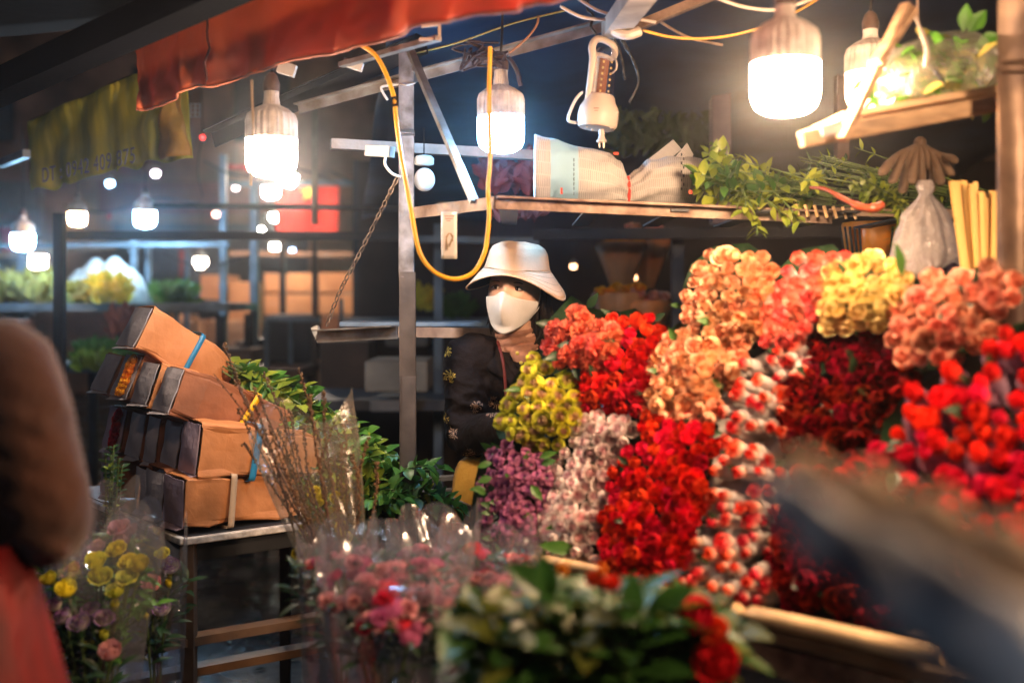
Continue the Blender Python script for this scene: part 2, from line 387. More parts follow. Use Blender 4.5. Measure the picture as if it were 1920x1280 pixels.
# ------------------------------------------------------------------ steel frame of the stall
D = 2.95
po = empty('steel_pole', P(763, 1280, D), 'round grey steel pole standing left of the woman, worn and rusty halfway', 'pole')
MB().tube([P(762, 85, D), P(762, 520, D)], .0215, 20).build('upper_tube', mat('pole_grey', (.24, .21, .20), .45, .5, .3, 22, .3, 30, color2=(.11, .085, .07)), po, True)
MB().tube([P(764, 510, D), P(765, 900, D), (P(765, 900, D).x, D, .0)], .0235, 20).build('lower_tube', mat('pole_dark', (.10, .08, .07), .5, .3, .3, 16, .2, 30, color2=(.08, .065, .06)), po, True)
MB().tube([P(762, 245, D), P(762, 255, D)], .0235, 20).build('collar', M_steel, po, True)
b = MB(); b.tube(catmull([P(748, 157, D), P(762, 160, D - .03), P(778, 156, D)]), .0025, 6); b.tube(catmull([P(748, 158, D), P(718, 162, D), P(716, 170, D), P(727, 188, D)]), .004, 6)
b.build('twine', M_ivory, po)

fr = empty('roof_truss', P(900, 100, 2.9), 'pale metal roof bar sloping up to a thick beam at the top of the stall', 'roof frame')
MB().angle(P(560, 205, 3.1), P(1160, 42, 2.75), .028, .004, side=1).build('sloping_bar', M_steel, fr)
MB().bar(P(1150, 58, 2.7), P(1215, -30, 2.2), .06, .04).build('thick_beam', mat('beam_grey', (.4, .36, .32), .5, .5, .25, 10), fr)
MB().bar(P(1165, 62, 2.72), P(1460, -60, 2.6), .022, .022).build('side_bar', M_rust, fr)
MB().tube(catmull([P(1150, 58, 2.6), P(1175, 66, 2.58), P(1202, 58, 2.58)]), [.012] * 16 + [.008], 8).build('rope_knot', M_ivory, fr)
MB().bar(P(768, 92, 2.9), P(890, 379, 2.62), .022, .012).build('diagonal_brace', M_steel, fr)
MB().angle(P(400, 262, 3.3), P(800, 85, 3.0), .05, .005).build('lower_rafter', M_dark, fr)

sh = empty('metal_shelf', P(1100, 385, 2.6), 'overhead shelf of rusty angle iron carrying the newspaper bundle and greenery', 'shelf')
A = P(930, 380, 2.55); Bq = P(1870, 412, 2.75); Cq = P(768, 400, 2.88)
MB().angle(A, P(1560, 408, 2.65), .030, .005, side=1).build('front_rail', M_rust, sh)
MB().angle(Cq, A, .030, .005, side=-1).build('side_rail', M_rust, sh)
b = MB(); zz = A.z
for i in range(7):
    f = i / 6; x = A.x + .03 + f * 1.25; y0 = A.y + .02; 
    b.box((x, y0 + .3, zz - .011 - .01 * f), (.045, .56, .006))
b.build('slats', M_dark, sh)
MB().bar(P(620, 270, 3.2), P(1010, 292, 3.4), .035, .03).build('rear_rail', mat('rear_rail', (.3, .24, .2), .5, .4, .3, 9), sh)
b = MB()
for i in range(7): b.bar(P(1492 + i * 17.5, 383 + i, 2.62), P(1497 + i * 18, 405 + i, 2.615), .007, .006)
b.build('pale_stripes', M_bamboo, sh)  # row of short pale stripes at the shelf edge
MB().bar(P(1560, 398, 2.66), P(1875, 402, 2.8), .03, .02).build('rear_batten', mat('batten', (.25, .17, .12), .6), sh)
MB().bar(P(690, 283, 3.05), P(735, 285, 3.0), .026, .03).build('white_patch', M_white, sh)

# dark canvas roof behind the pole, lit by the middle bulb
def canvas(name, pts, m, label, cat='roof', nu=40, nv=20, amp=.02, seed=1, solid=.004, parent=None):
    a, b_, c, d_ = [Vector(p) for p in pts]
    def fn(u, v):
        p = a.lerp(b_, u).lerp(d_.lerp(c, u), v)
        return p + Vector((0, 0, amp * noise.noise(Vector((u * 7 + seed, v * 4, seed)))))
    o = MB().grid(fn, nu, nv).build(name, m, parent, True, solid=solid)
    return tag(o, label, cat)
M_tarp = mat('navy_tarp', (.022, .045, .09), .55, 0, .35, 3, .06, 5, color2=(.008, .016, .035))
canvas('tarp_roof', [(-.35, 3.05, 2.32), (2.2, 3.0, 2.55), (2.6, 6.4, 2.15), (-.9, 6.4, 1.98)], M_tarp, 'dark blue tarpaulin roof sagging behind the middle bulb', amp=.08)
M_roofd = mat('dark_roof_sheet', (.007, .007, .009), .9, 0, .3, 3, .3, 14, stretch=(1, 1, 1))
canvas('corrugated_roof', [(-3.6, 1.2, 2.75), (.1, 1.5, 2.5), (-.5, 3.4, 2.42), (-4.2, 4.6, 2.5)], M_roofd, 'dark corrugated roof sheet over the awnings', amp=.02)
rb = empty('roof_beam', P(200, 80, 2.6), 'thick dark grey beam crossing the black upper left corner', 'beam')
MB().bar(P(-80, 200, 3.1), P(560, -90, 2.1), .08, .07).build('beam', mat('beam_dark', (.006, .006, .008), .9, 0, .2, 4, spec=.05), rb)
MB().bar(P(0, 308, 4.3), P(50, 288, 4.1), .03, .03).build('edge_strip', mat('pale_edge', (.5, .55, .6), .3, .6), rb)

# awnings
def scallop(u, k, ph): return .5 - .5 * math.cos(2 * PI * (u * k + ph))
M_red = mat('orange_red_canvas', (.90, .20, .07), .65, 0, .1, 4, .1, 120, trans=.35, color2=(.74, .13, .04))
aw = empty('orange_awning', P(395, 150, 2.7), 'orange red canvas awning valance with a wavy lower hem', 'awning')
top0, top1 = P(252, 78, 2.92), P(1300, -520, 1.62)
bot = [(255, 206, 2.92), (278, 203, 2.9), (300, 196, 2.86), (330, 181, 2.8), (352, 172, 2.78), (372, 160, 2.75), (397, 163, 2.72), (430, 148, 2.68), (470, 140, 2.62), (500, 128, 2.58), (545, 119, 2.5), (600, 103, 2.43), (650, 94, 2.37), (700, 76, 2.3), (760, 62, 2.22), (800, 44, 2.17), (860, 40, 2.1), (905, 26, 2.04), (960, 18, 1.97), (1000, 6, 1.92), (1060, -8, 1.85), (1300, -90, 1.6)]
bp = [P(*q) for q in bot]
bx = catmull(bp, 4)
def awfn(u, v):
    i = u * (len(bx) - 1); k = min(int(i), len(bx) - 2); q = bx[k].lerp(bx[k + 1], i - k)
    tz = q.z + .19 + .012 * math.sin(u * 3)
    wv = .006 * math.sin(u * 62) * (1 - v) + .007 * math.sin(u * 23 + v * 2) * (1 - v) + .006 * noise.noise(Vector((u * 40, v * 5, 0)))
    return Vector((q.x + wv, q.y + wv, q.z + (tz - q.z) * v))
MB().grid(awfn, 160, 14).build('valance', M_red, aw, True, solid=.003)
b = MB(); b.tube([awfn(i / 160, 0) + Vector((0, 0, .0)) for i in range(161)], .0035, 6); b.build('hem', mat('hem', (.55, .16, .08), .7), aw, True)
i0 = min(range(160), key=lambda i: abs((awfn(i / 160, .5).x) / awfn(i / 160, .5).y * FPX + 960 - 396))
b = MB(); b.tube([awfn(i0 / 160, v / 10) + Vector((-.0015, -.0035, 0)) for v in range(11)], .003, 6); b.build('seam', mat('seam', (.16, .035, .02), .8), aw)
topl = [awfn(i / 40, 1) for i in range(41)]
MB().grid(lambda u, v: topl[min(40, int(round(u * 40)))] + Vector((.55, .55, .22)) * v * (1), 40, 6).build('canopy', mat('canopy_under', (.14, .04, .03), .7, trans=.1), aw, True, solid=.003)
MB().tube([p + Vector((.012, .012, .0)) for p in topl], .012, 8).build('edge_tube', M_dark, aw, True)

M_yg = mat('green_yellow_canvas', (.62, .52, .06), .7, 0, .3, 2.5, .15, 100, trans=.35, color2=(.32, .34, .05), stretch=(5, 5, 1))
aw2 = empty('green_awning', P(200, 250, 3.8), 'faded green and yellow awning valance printed with a phone number', 'awning')
gb = [(60, 357, 4.3), (80, 352, 4.25), (100, 357, 4.2), (118, 343, 4.16), (135, 345, 4.12), (150, 335, 4.08), (170, 331, 4.04), (190, 328, 4.0), (208, 318, 3.96), (222, 322, 3.93), (236, 313, 3.9), (252, 318, 3.86), (270, 303, 3.82), (292, 300, 3.77), (310, 304, 3.73), (335, 302, 3.69), (364, 298, 3.66)]
gp = catmull([P(*q) for q in gb], 5)
gt = [P(52, 228, 4.3), P(150, 185, 4.05), P(250, 140, 3.82), P(350, 130, 3.66)]
gtc = catmull(gt, 20)
def gfn(u, v):
    q = gp[min(len(gp) - 1, int(round(u * (len(gp) - 1))))]; t_ = gtc[min(len(gtc) - 1, int(round(u * (len(gtc) - 1))))]
    p = q.lerp(t_, v); 
    p = p + Vector((-.008, -.008, 0)) * math.sin(u * 34) * (1 - v) + Vector((.0, -.03, 0)) * noise.noise(Vector((u * 6, v * 3, 3)))
    if u > .8: p += Vector((-.01, .025, 0)) * math.sin((u - .8) * 28 + v * 5)
    return p
MB().grid(gfn, 80, 12).build('valance', M_yg, aw2, True, solid=.003)
MB().grid(lambda u, v: gfn(.86 + .14 * u, .02 + .9 * v) + Vector((-.006 - .012 * math.sin(u * 5 + v * 4), -.03 - .01 * math.sin(v * 17 + u * 4), 0)), 12, 14).build('yellow_fold', mat('yellow_canvas', (.62, .36, .05), .7, 0, .25, 8, .2, 60, trans=.35, color2=(.4, .22, .04)), aw2, True, solid=.002)
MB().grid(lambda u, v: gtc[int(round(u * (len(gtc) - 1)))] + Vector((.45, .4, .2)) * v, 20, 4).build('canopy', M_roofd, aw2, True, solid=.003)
txt = bpy.data.curves.new('lettering', 'FONT'); txt.body = 'DT : 0942 409 875'; txt.size = .078; txt.extrude = .0008; txt.space_character = 1.12
txt.materials.append(mat('faded_print', (.26, .26, .24), .8))
_f = bpy.data.objects.new('tmp', txt); COL.objects.link(_f); bpy.context.view_layer.update()
_me = bpy.data.meshes.new_from_object(_f.evaluated_get(bpy.context.evaluated_depsgraph_get())); bpy.data.objects.remove(_f)
to = bpy.data.objects.new('lettering', _me); COL.objects.link(to); to.parent = aw2
pa, pb = P(104, 345, 4.09), P(264, 305, 3.72)
dx = (pb - pa); L_ = dx.length; dx.normalize(); upv = Vector((0, 0, 1)); nz = dx.cross(upv).normalized(); upv = nz.cross(dx)
Mx = Matrix((dx, Vector((0, 0, 1)), nz)).transposed().to_4x4()
to.matrix_basis = Matrix.Translation(pa + Vector((-.03, -.05, .0)) - ORG[aw2.name]) @ Mx
# ------------------------------------------------------------------ flower heads (shared mesh data, axis +z, unit radius)
def rose_mb(seed=0, open_=.5, ruffle=.04, rings=((3, .28), (4, .48), (5, .72), (5, .95)), height=1.5):
    rd = random.Random(seed); b = MB(); nr = len(rings)
    for ri, (n, rad) in enumerate(rings):
        for k in range(n):
            a0 = 2 * PI * (k + rd.random() * .4) / n + ri * .9; wdt = 2 * PI / n * (.78 if n > 3 else .62); o = open_ * (ri / max(1, nr - 1)) ** 1.5
            hh = height * (1.02 - .12 * ri / nr) * rd.uniform(.93, 1.05); ph = rd.random() * 6
            def fn(u, v, a0=a0, wdt=wdt, rad=rad, o=o, hh=hh, ph=ph):
                t = (u - .5) * 2; a = a0 + t * wdt * (.55 + .45 * math.sin(PI * min(1, v * .95 + .05)))
                r = rad * (math.sin(min(1, v * 1.5) * PI / 2) ** .7) * (1 - .16 * max(0, v - .55) / .45 * (1 - o * 2)) + o * max(0, v - .6) ** 1.3 * 1.3
                z = hh * v * (1 - .12 * t * t * v) - o * max(0, v - .75) ** 1.2 * 2.2 * rad
                r += ruffle * math.sin(t * 7 + ph) * v * v
                z += ruffle * math.cos(t * 9 + ph) * v * v
                return Vector((math.cos(a) * r, math.sin(a) * r, z))
            x0 = ri / nr
            b.grid(fn, 5, 5, uvfn=lambda u, v, x0=x0: (x0 + .12, v))
    b.ball((0, 0, .12), (.35, .35, .2), 8, 5)
    return b
def ruffled_mb(seed=0, n=26, amp=.13):
    """carnation or gladiolus-like head: many frilled petals fanning from one foot"""
    rd = random.Random(seed); b = MB()
    for k in range(n):
        el = (k / n) ** .6 * 1.15; a0 = k * 2.4 + rd.random() * .5; ph = rd.random() * 6; L_ = rd.uniform(.85, 1.1)
        def fn(u, v, el=el, a0=a0, ph=ph, L_=L_):
            t = (u - .5) * 2; wd = .42 * v ** .8; e = el * (1 + .25 * v)
            p = Vector((math.sin(e) * v * L_, t * wd, math.cos(e) * v * L_ + .15))
            n_ = Vector((-math.cos(e), 0, math.sin(e)))
            p += n_ * amp * math.sin(t * 8 + ph) * v * v
            return Matrix.Rotation(a0, 3, 'Z') @ p
        b.grid(fn, 6, 4, uvfn=lambda u, v, k=k: (1 - k / n if False else k / n, v))
    return b
def bud_mb(seed=0):
    return rose_mb(seed, .05, .02, ((2, .3), (3, .5), (3, .62)), 1.9)
def floret_mb(seed=0):
    """dense dome of small frilled florets"""
    rd = random.Random(seed); b = MB()
    for k in range(64):
        th = math.acos(1 - (k + .5) / 64 * .95); ph = k * 2.39996; c = Vector((math.sin(th) * math.cos(ph), math.sin(th) * math.sin(ph), math.cos(th) * .72)) * rd.uniform(.92, 1.06)
        c.z *= .62; x, y, d = frame(c + Vector((0, 0, .5))); s = rd.uniform(.15, .25)
        vs = [c]; uvs = [(rd.random(), .2)]; m = 10
        for i in range(m):
            a = 2 * PI * i / m; rr = s * (1 if i % 2 else .68); vs.append(c + (x * math.cos(a) + y * math.sin(a)) * rr + d * (.05 + .05 * rd.random())); uvs.append((rd.random(), 1))
        b.add(vs, [(0, 1 + i, 1 + (i + 1) % m) for i in range(m)], uvs)
        b.add([c, c * .45 + x * .03, c * .45 - x * .03], [(0, 1, 2)], [(0, 0)] * 3)
    b.ball((0, 0, -.05), (.8, .8, .36), 10, 6)
    return b
def spike_mb(seed=0):
    """crumpled open stock-like flower made of loose curled petals"""
    rd = random.Random(seed); b = MB()
    for k in range(12):
        a0 = k * 2.4; el = .25 + (k / 12) * 1.3; ph = rd.random() * 6; s = rd.uniform(.7, 1.1)
        def fn(u, v, a0=a0, el=el, ph=ph, s=s):
            t = (u - .5) * 2; e = el + .6 * v * v; p = Vector((math.sin(e) * v * s, t * .4 * math.sin(PI * (.1 + .75 * v)), math.cos(e) * v * s + .12 * math.sin(5 * t + ph) * v))
            return Matrix.Rotation(a0, 3, 'Z') @ p
        b.grid(fn, 4, 4, uvfn=lambda u, v, k=k: (k / 12, v))
    return b
HEADS = {}
def head(kind, m, var):
    key = (kind, m.name, var)
    if key in HEADS: return HEADS[key]
    if kind == 'rose': b = rose_mb(var * 7 + 1, .30 + .12 * var)
    elif kind == 'cup': b = rose_mb(var * 5 + 2, .12 + .04 * var, .03, ((3, .22), (3, .42), (4, .72), (5, .9)), 1.7)
    elif kind == 'wide': b = rose_mb(var * 3 + 4, .5, .08, ((3, .25), (4, .45), (5, .7), (6, .98), (6, 1.12)), 1.15)
    elif kind == 'bud': b = bud_mb(var * 11 + 3)
    elif kind == 'ruffle': b = ruffled_mb(var * 13 + 5)
    elif kind == 'floret': b = floret_mb(var * 17 + 6)
    elif kind == 'spike': b = spike_mb(var * 19 + 8)
    HEADS[key] = b.mesh('%s_head' % kind, m, True); return HEADS[key]

# leaves
def leaf_into(b, p, d, nrm, L_, wd, droop=.25, rd=random):
    d = Vector(d).normalized(); nrm = Vector(nrm); x = d.cross(nrm)
    if x.length < 1e-4: x = d.cross(Vector((.3, .5, .8)))
    x.normalize(); n = x.cross(d).normalized(); cup = rd.uniform(.1, .3); vs = []; uvs = []
    prof = (0.04, .62, 1.0, .9, .55, .03)
    for i, pw in enumerate(prof):
        t = i / 5; c = Vector(p) + d * L_ * t - n * (droop * L_ * t * t)
        for s_ in (-1, 0, 1): vs.append(c + x * s_ * wd * pw / 2 + n * abs(s_) * wd * pw * cup); uvs.append((s_ * .5 + .5, t))
    fs = []
    for i in range(5):
        for k in range(2): fs.append((i * 3 + k, i * 3 + k + 1, i * 3 + k + 4, i * 3 + k + 3))
    b.add(vs, fs, uvs)
def leafy_stem(bl, bs, pts, n, L_, wd, rd, r=.0028, start=.1, pair=True, spread=1.0):
    c = catmull(pts, 8); bs.tube(c, [r * (1.2 - .7 * i / len(c)) for i in range(len(c))], 5)
    for k in range(n):
        t = start + (1 - start) * (k + .5) / n; i = min(len(c) - 2, int(t * (len(c) - 1))); p = c[i]; d = (c[i + 1] - c[i]).normalized()
        x, y, _ = frame(d); a = k * 2.4 + rd.random()
        side = (x * math.cos(a) + y * math.sin(a))
        for sgn in ((1, -1) if pair else (1,)):
            dd = (d * .55 + side * sgn * spread + Vector((rd.uniform(-.2, .2), rd.uniform(-.2, .2), rd.uniform(-.1, .25))))
            leaf_into(bl, p, dd, Vector((rd.uniform(-.4, .4), rd.uniform(-.7, .1), 1)), L_ * rd.uniform(.75, 1.2), wd * rd.uniform(.8, 1.15), rd.uniform(.0, .4), rd)

# ------------------------------------------------------------------ the stepped bank of rose bundles
def bank(px, py):
    """distance of the sloping face of the bank at a photo position (a plane rising from the front rail)"""
    base = 1045 + .23 * (px - 1010)
    return 2.30 - .00082 * (px - 1010) + .00062 * (base - py)
MIX = {'rose': 'wide', 'cup': 'rose', 'bud': 'cup', 'ruffle': 'ruffle'}
def bundle(name, label, poly, kind, m, Rm, axis=(-.45, -.85, .35), off=0, dome=.07, domepx=90, cat='flower bundle', group='bundles of cut flowers banked on the stall', sleeve=None, leaves=14, leafm=None, wrap=None, seed=1, tight=.80, wrapm=None, maxn=100, stemdir=(.35, .9, -.12), jit=.2, kindname='flower_head', wlen=.42, grow=1.10):
    _cx = sum(p[0] for p in poly) / len(poly); _cy = sum(p[1] for p in poly) / len(poly); poly = [(_cx + (p[0] - _cx) * grow, _cy + (p[1] - _cy) * grow) for p in poly]
    rd = random.Random(seed); xs = [p[0] for p in poly]; ys = [p[1] for p in poly]; cx, cy_ = sum(xs) / len(xs), sum(ys) / len(ys)
    dc = bank(cx, cy_) + off; root = empty(name, P(cx, cy_, dc + .1), label, cat, group); o0 = ORG[root.name]
    rp = Rm / dc * FPX; sx = rp * 2 * tight; sy = sx * .86; pos = []; j = 0; y = min(ys) + rp * .6
    while y < max(ys):
        x = min(xs) + (sx / 2 if j % 2 else 0)
        while x < max(xs):
            qx, qy = x + rd.uniform(-jit, jit) * sx, y + rd.uniform(-jit, jit) * sy
            if inpoly(qx, qy, poly) and edgedist(qx, qy, poly)[0] > rp * .45: pos.append((qx, qy))
            x += sx
        y += sy; j += 1
    ax = Vector(axis).normalized(); rd.shuffle(pos); pos = pos[:maxn]
    lb = MB(); sb = MB(); sl = []
    for i, (qx, qy) in enumerate(pos):
        e, ox, oy = edgedist(qx, qy, poly); f = min(1, e / domepx); dd = bank(qx, qy) + off - dome * math.sqrt(1 - (1 - f) ** 2) + rd.uniform(-.008, .008)
        p = P(qx, qy, dd); k = (1 - f) * .75
        a = (ax + Vector((ox, 0, -oy)) * k + Vector((rd.uniform(-.3, .3), rd.uniform(-.15, .15), rd.uniform(-.3, .3)))).normalized()
        s = Rm * rd.uniform(.76, 1.2); q = p - a * s * 1.1 - o0
        inst(kindname, head(kind if rd.random() < .7 else MIX.get(kind, kind), m, rd.randrange(4)), root, axmat(q, a, s, rd.random() * 6))
        sb.tube([p - a * s * .9, p - a * s * 2.2, (p - a * s * 2.2).lerp(P(cx, cy_, dc + .25), .5) + Vector(stemdir) * .1], .0028, 5)
        if sleeve: sl.append((q, a, s, rd.random() * 6))
    if sleeve:
        sm = SLEEVE(sleeve)
        for (q, a, s, ro) in sl: inst('foam_sleeve', sm, root, axmat(q, a, s, ro))
    sb.build('stems', M_stem, root)
    for i in range(leaves):
        k = rd.randrange(len(pos)); qx, qy = pos[k]; e, ox, oy = edgedist(qx, qy, poly)
        p = P(qx + rd.uniform(-rp, rp), qy + rd.uniform(-rp, rp), bank(qx, qy) + off + .0 - (dome * .6 if e > 30 else -.02))
        leaf_into(lb, p, Vector((ox + rd.uniform(-.6, .6), -.5, -oy + rd.uniform(-.5, .5))), Vector((rd.uniform(-.5, .5), -1, .5)), Rm * rd.uniform(1.4, 2.3), Rm * rd.uniform(.7, 1.1), .2, rd)
    if leaves: lb.build('leaves', leafm or M_leafd, root, True)
    # paper body behind the heads, tapering along the stems
    sc_ = 1.0; sd = Vector(stemdir).normalized(); ring = []
    def body(u, v):
        i = u * len(poly); k = int(i) % len(poly); t = i - int(i); a = poly[k]; c = poly[(k + 1) % len(poly)]
        X, Y = a[0] + (c[0] - a[0]) * t, a[1] + (c[1] - a[1]) * t; sh_ = .93 - .05 * v
        X, Y = cx + (X - cx) * sh_, cy_ + (Y - cy_) * sh_; p0 = P(X, Y, bank(X, Y) + off + Rm * 1.2)
        cc = P(cx, cy_, dc + Rm); q = cc + (p0 - cc) * (1 - .45 * v) + sd * wlen * v
        return q
    wb = MB(); nn = len(poly) * 3; wb.grid(body, nn, 5, closeu=True)
    cc = P(cx, cy_, dc + Rm * .6 + .02); n0 = len(wb.v); wb.v.append(tuple(cc)); wb.uv.append((0, 0)); 
    for i in range(nn): wb.f.append((n0, i, (i + 1) % nn))
    wb.build('wrapping', wrapm or M_leafd, root, True)
    return root
SLV = {}
def SLEEVE(m):
    if m.name in SLV: return SLV[m.name]
    b = MB(); b.grid(lambda u, v: Vector((math.cos(2 * PI * u), math.sin(2 * PI * u), 0)) * ((.36 + .50 * min(1, v * 1.6)) * (1.0 + .035 * math.sin(u * 2 * PI * 12 + v * 20)) * .93) + Vector((0, 0, -2.3 + 3.1 * v)), 24, 14, closeu=True)
    SLV[m.name] = b.mesh('foam_sleeve', m, True); return SLV[m.name]

M_foam = mat('foam_net_white', (.82, .76, .72), .8, 0, .12, 30, .4, 160, trans=.4)
M_foamp = mat('foam_net_mauve', (.42, .25, .36), .8, 0, .15, 30, .4, 160, trans=.4)
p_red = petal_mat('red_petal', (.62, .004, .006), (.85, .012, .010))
p_coral = petal_mat('coral_petal', (.88, .06, .035), (.92, .22, .12), tip0=.3)
p_redo = petal_mat('bright_red_petal', (.72, .008, .006), (.9, .03, .018))
p_peach = petal_mat('peach_petal', (.84, .44, .24), (.92, .56, .34), inner=(.84, .38, .19))
p_salm = petal_mat('salmon_petal', (.85, .36, .24), (.92, .48, .34), inner=(.82, .30, .19))
p_yel = petal_mat('pale_yellow_petal', (.85, .62, .16), (.92, .74, .34))
p_pink = petal_mat('pale_pink_petal', (.92, .74, .70), (.95, .87, .83), inner=(.86, .54, .56))
p_yg = petal_mat('yellow_green_petal', (.56, .64, .04), (.80, .76, .08), inner=(.66, .42, .28), tip0=.3)
p_purp = petal_mat('purple_petal', (.15, .03, .13), (.42, .13, .24), tip0=.4)
p_dark = petal_mat('crimson_petal', (.05, .001, .003), (.40, .004, .005), tip0=.55)  # near-black petal feet paint in the shade of the gaps between heads
p_tip = petal_mat('red_tipped_petal', (.85, .62, .48), (.80, .03, .02), inner=(.78, .03, .02), tip0=.55)
p_tipp = petal_mat('pink_tipped_petal', (.88, .55, .44), (.85, .12, .09), tip0=.5)
p_hot = petal_mat('hot_red_petal', (.88, .40, .30), (.80, .012, .03), tip0=.2)

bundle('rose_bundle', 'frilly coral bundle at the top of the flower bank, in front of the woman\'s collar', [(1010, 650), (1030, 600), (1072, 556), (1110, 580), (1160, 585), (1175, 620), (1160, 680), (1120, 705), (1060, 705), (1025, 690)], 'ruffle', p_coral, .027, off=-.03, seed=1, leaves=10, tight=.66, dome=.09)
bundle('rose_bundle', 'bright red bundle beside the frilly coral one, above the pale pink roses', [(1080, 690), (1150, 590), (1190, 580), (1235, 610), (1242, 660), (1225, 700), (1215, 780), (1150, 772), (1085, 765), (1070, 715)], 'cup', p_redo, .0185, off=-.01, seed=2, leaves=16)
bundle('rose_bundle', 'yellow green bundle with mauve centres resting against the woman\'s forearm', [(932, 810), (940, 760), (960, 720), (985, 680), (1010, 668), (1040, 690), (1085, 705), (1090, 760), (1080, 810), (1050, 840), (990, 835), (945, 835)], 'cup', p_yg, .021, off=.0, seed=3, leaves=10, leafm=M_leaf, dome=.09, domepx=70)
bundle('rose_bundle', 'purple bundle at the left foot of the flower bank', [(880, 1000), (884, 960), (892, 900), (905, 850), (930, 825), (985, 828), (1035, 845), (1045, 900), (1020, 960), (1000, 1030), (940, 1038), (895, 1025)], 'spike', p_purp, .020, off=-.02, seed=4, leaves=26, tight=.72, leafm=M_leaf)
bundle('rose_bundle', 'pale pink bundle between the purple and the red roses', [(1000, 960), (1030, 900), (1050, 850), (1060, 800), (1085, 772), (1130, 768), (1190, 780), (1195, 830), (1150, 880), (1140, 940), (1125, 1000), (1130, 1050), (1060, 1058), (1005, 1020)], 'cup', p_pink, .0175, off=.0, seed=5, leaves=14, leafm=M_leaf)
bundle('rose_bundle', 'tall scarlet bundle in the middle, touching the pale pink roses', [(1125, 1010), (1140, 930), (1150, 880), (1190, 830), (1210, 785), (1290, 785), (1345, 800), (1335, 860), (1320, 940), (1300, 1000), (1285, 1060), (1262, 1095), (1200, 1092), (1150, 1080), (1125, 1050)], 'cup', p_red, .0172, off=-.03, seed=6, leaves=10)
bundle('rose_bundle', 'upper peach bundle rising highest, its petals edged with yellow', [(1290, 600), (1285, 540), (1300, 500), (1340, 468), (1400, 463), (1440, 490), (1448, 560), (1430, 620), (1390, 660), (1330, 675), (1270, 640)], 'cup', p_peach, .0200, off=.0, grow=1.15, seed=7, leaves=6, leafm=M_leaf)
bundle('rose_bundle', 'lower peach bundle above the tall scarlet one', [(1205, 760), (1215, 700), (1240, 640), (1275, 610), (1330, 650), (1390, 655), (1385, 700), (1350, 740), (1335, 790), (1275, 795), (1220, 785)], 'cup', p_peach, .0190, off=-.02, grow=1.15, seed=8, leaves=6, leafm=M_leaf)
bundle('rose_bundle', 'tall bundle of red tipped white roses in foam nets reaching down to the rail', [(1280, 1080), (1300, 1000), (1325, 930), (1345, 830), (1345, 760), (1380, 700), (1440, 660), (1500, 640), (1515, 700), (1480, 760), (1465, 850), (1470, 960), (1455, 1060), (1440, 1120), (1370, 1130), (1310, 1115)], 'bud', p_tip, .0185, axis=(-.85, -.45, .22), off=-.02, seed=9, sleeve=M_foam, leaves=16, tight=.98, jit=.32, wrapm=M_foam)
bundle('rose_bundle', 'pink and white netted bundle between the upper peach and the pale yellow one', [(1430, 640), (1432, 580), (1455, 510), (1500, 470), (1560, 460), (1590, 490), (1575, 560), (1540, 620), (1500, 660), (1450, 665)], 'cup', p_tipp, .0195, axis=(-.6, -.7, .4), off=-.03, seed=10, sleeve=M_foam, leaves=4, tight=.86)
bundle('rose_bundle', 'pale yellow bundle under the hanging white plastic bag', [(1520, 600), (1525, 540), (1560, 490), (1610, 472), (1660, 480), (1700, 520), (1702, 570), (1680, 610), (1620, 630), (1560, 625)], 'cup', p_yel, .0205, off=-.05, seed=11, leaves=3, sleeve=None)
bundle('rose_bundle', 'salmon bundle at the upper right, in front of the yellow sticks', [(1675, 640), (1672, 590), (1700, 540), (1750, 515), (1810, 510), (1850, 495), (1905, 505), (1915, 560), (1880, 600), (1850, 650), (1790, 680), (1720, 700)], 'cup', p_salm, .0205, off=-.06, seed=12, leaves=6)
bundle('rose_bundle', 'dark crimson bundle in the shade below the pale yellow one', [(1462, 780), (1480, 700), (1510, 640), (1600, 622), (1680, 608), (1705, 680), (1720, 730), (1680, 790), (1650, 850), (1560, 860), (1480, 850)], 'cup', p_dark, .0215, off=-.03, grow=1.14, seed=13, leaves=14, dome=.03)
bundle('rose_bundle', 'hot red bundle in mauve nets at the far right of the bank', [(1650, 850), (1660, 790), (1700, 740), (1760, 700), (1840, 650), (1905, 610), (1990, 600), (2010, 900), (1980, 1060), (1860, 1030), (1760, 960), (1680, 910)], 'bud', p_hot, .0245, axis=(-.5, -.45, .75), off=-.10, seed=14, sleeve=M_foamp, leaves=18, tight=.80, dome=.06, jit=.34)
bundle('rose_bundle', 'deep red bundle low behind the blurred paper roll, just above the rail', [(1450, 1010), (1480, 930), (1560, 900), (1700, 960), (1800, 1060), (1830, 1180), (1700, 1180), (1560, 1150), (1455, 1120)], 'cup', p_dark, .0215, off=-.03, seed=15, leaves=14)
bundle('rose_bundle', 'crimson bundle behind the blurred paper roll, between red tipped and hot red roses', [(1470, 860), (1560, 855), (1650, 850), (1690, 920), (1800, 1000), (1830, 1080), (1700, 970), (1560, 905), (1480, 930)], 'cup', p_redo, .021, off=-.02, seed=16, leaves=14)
# stray leaves standing out of the bank
for (lab, pts, d) in (('green leaf sticking up between the pale yellow and the salmon roses', [(1692, 520), (1683, 455)], 1.95), ('olive leaf lying across the foot of the pale pink roses', [(1082, 1030), (1012, 1022)], 2.22)):
    b = MB(); a, c = P(*pts[0], d), P(*pts[1], d - .03); leaf_into(b, a, c - a, (0.2, -1, .1), (c - a).length, .022 if d < 2 else .03, .1, random.Random(1)); tag(b.build('loose_leaf', M_leaf, None, True), lab, 'leaf')

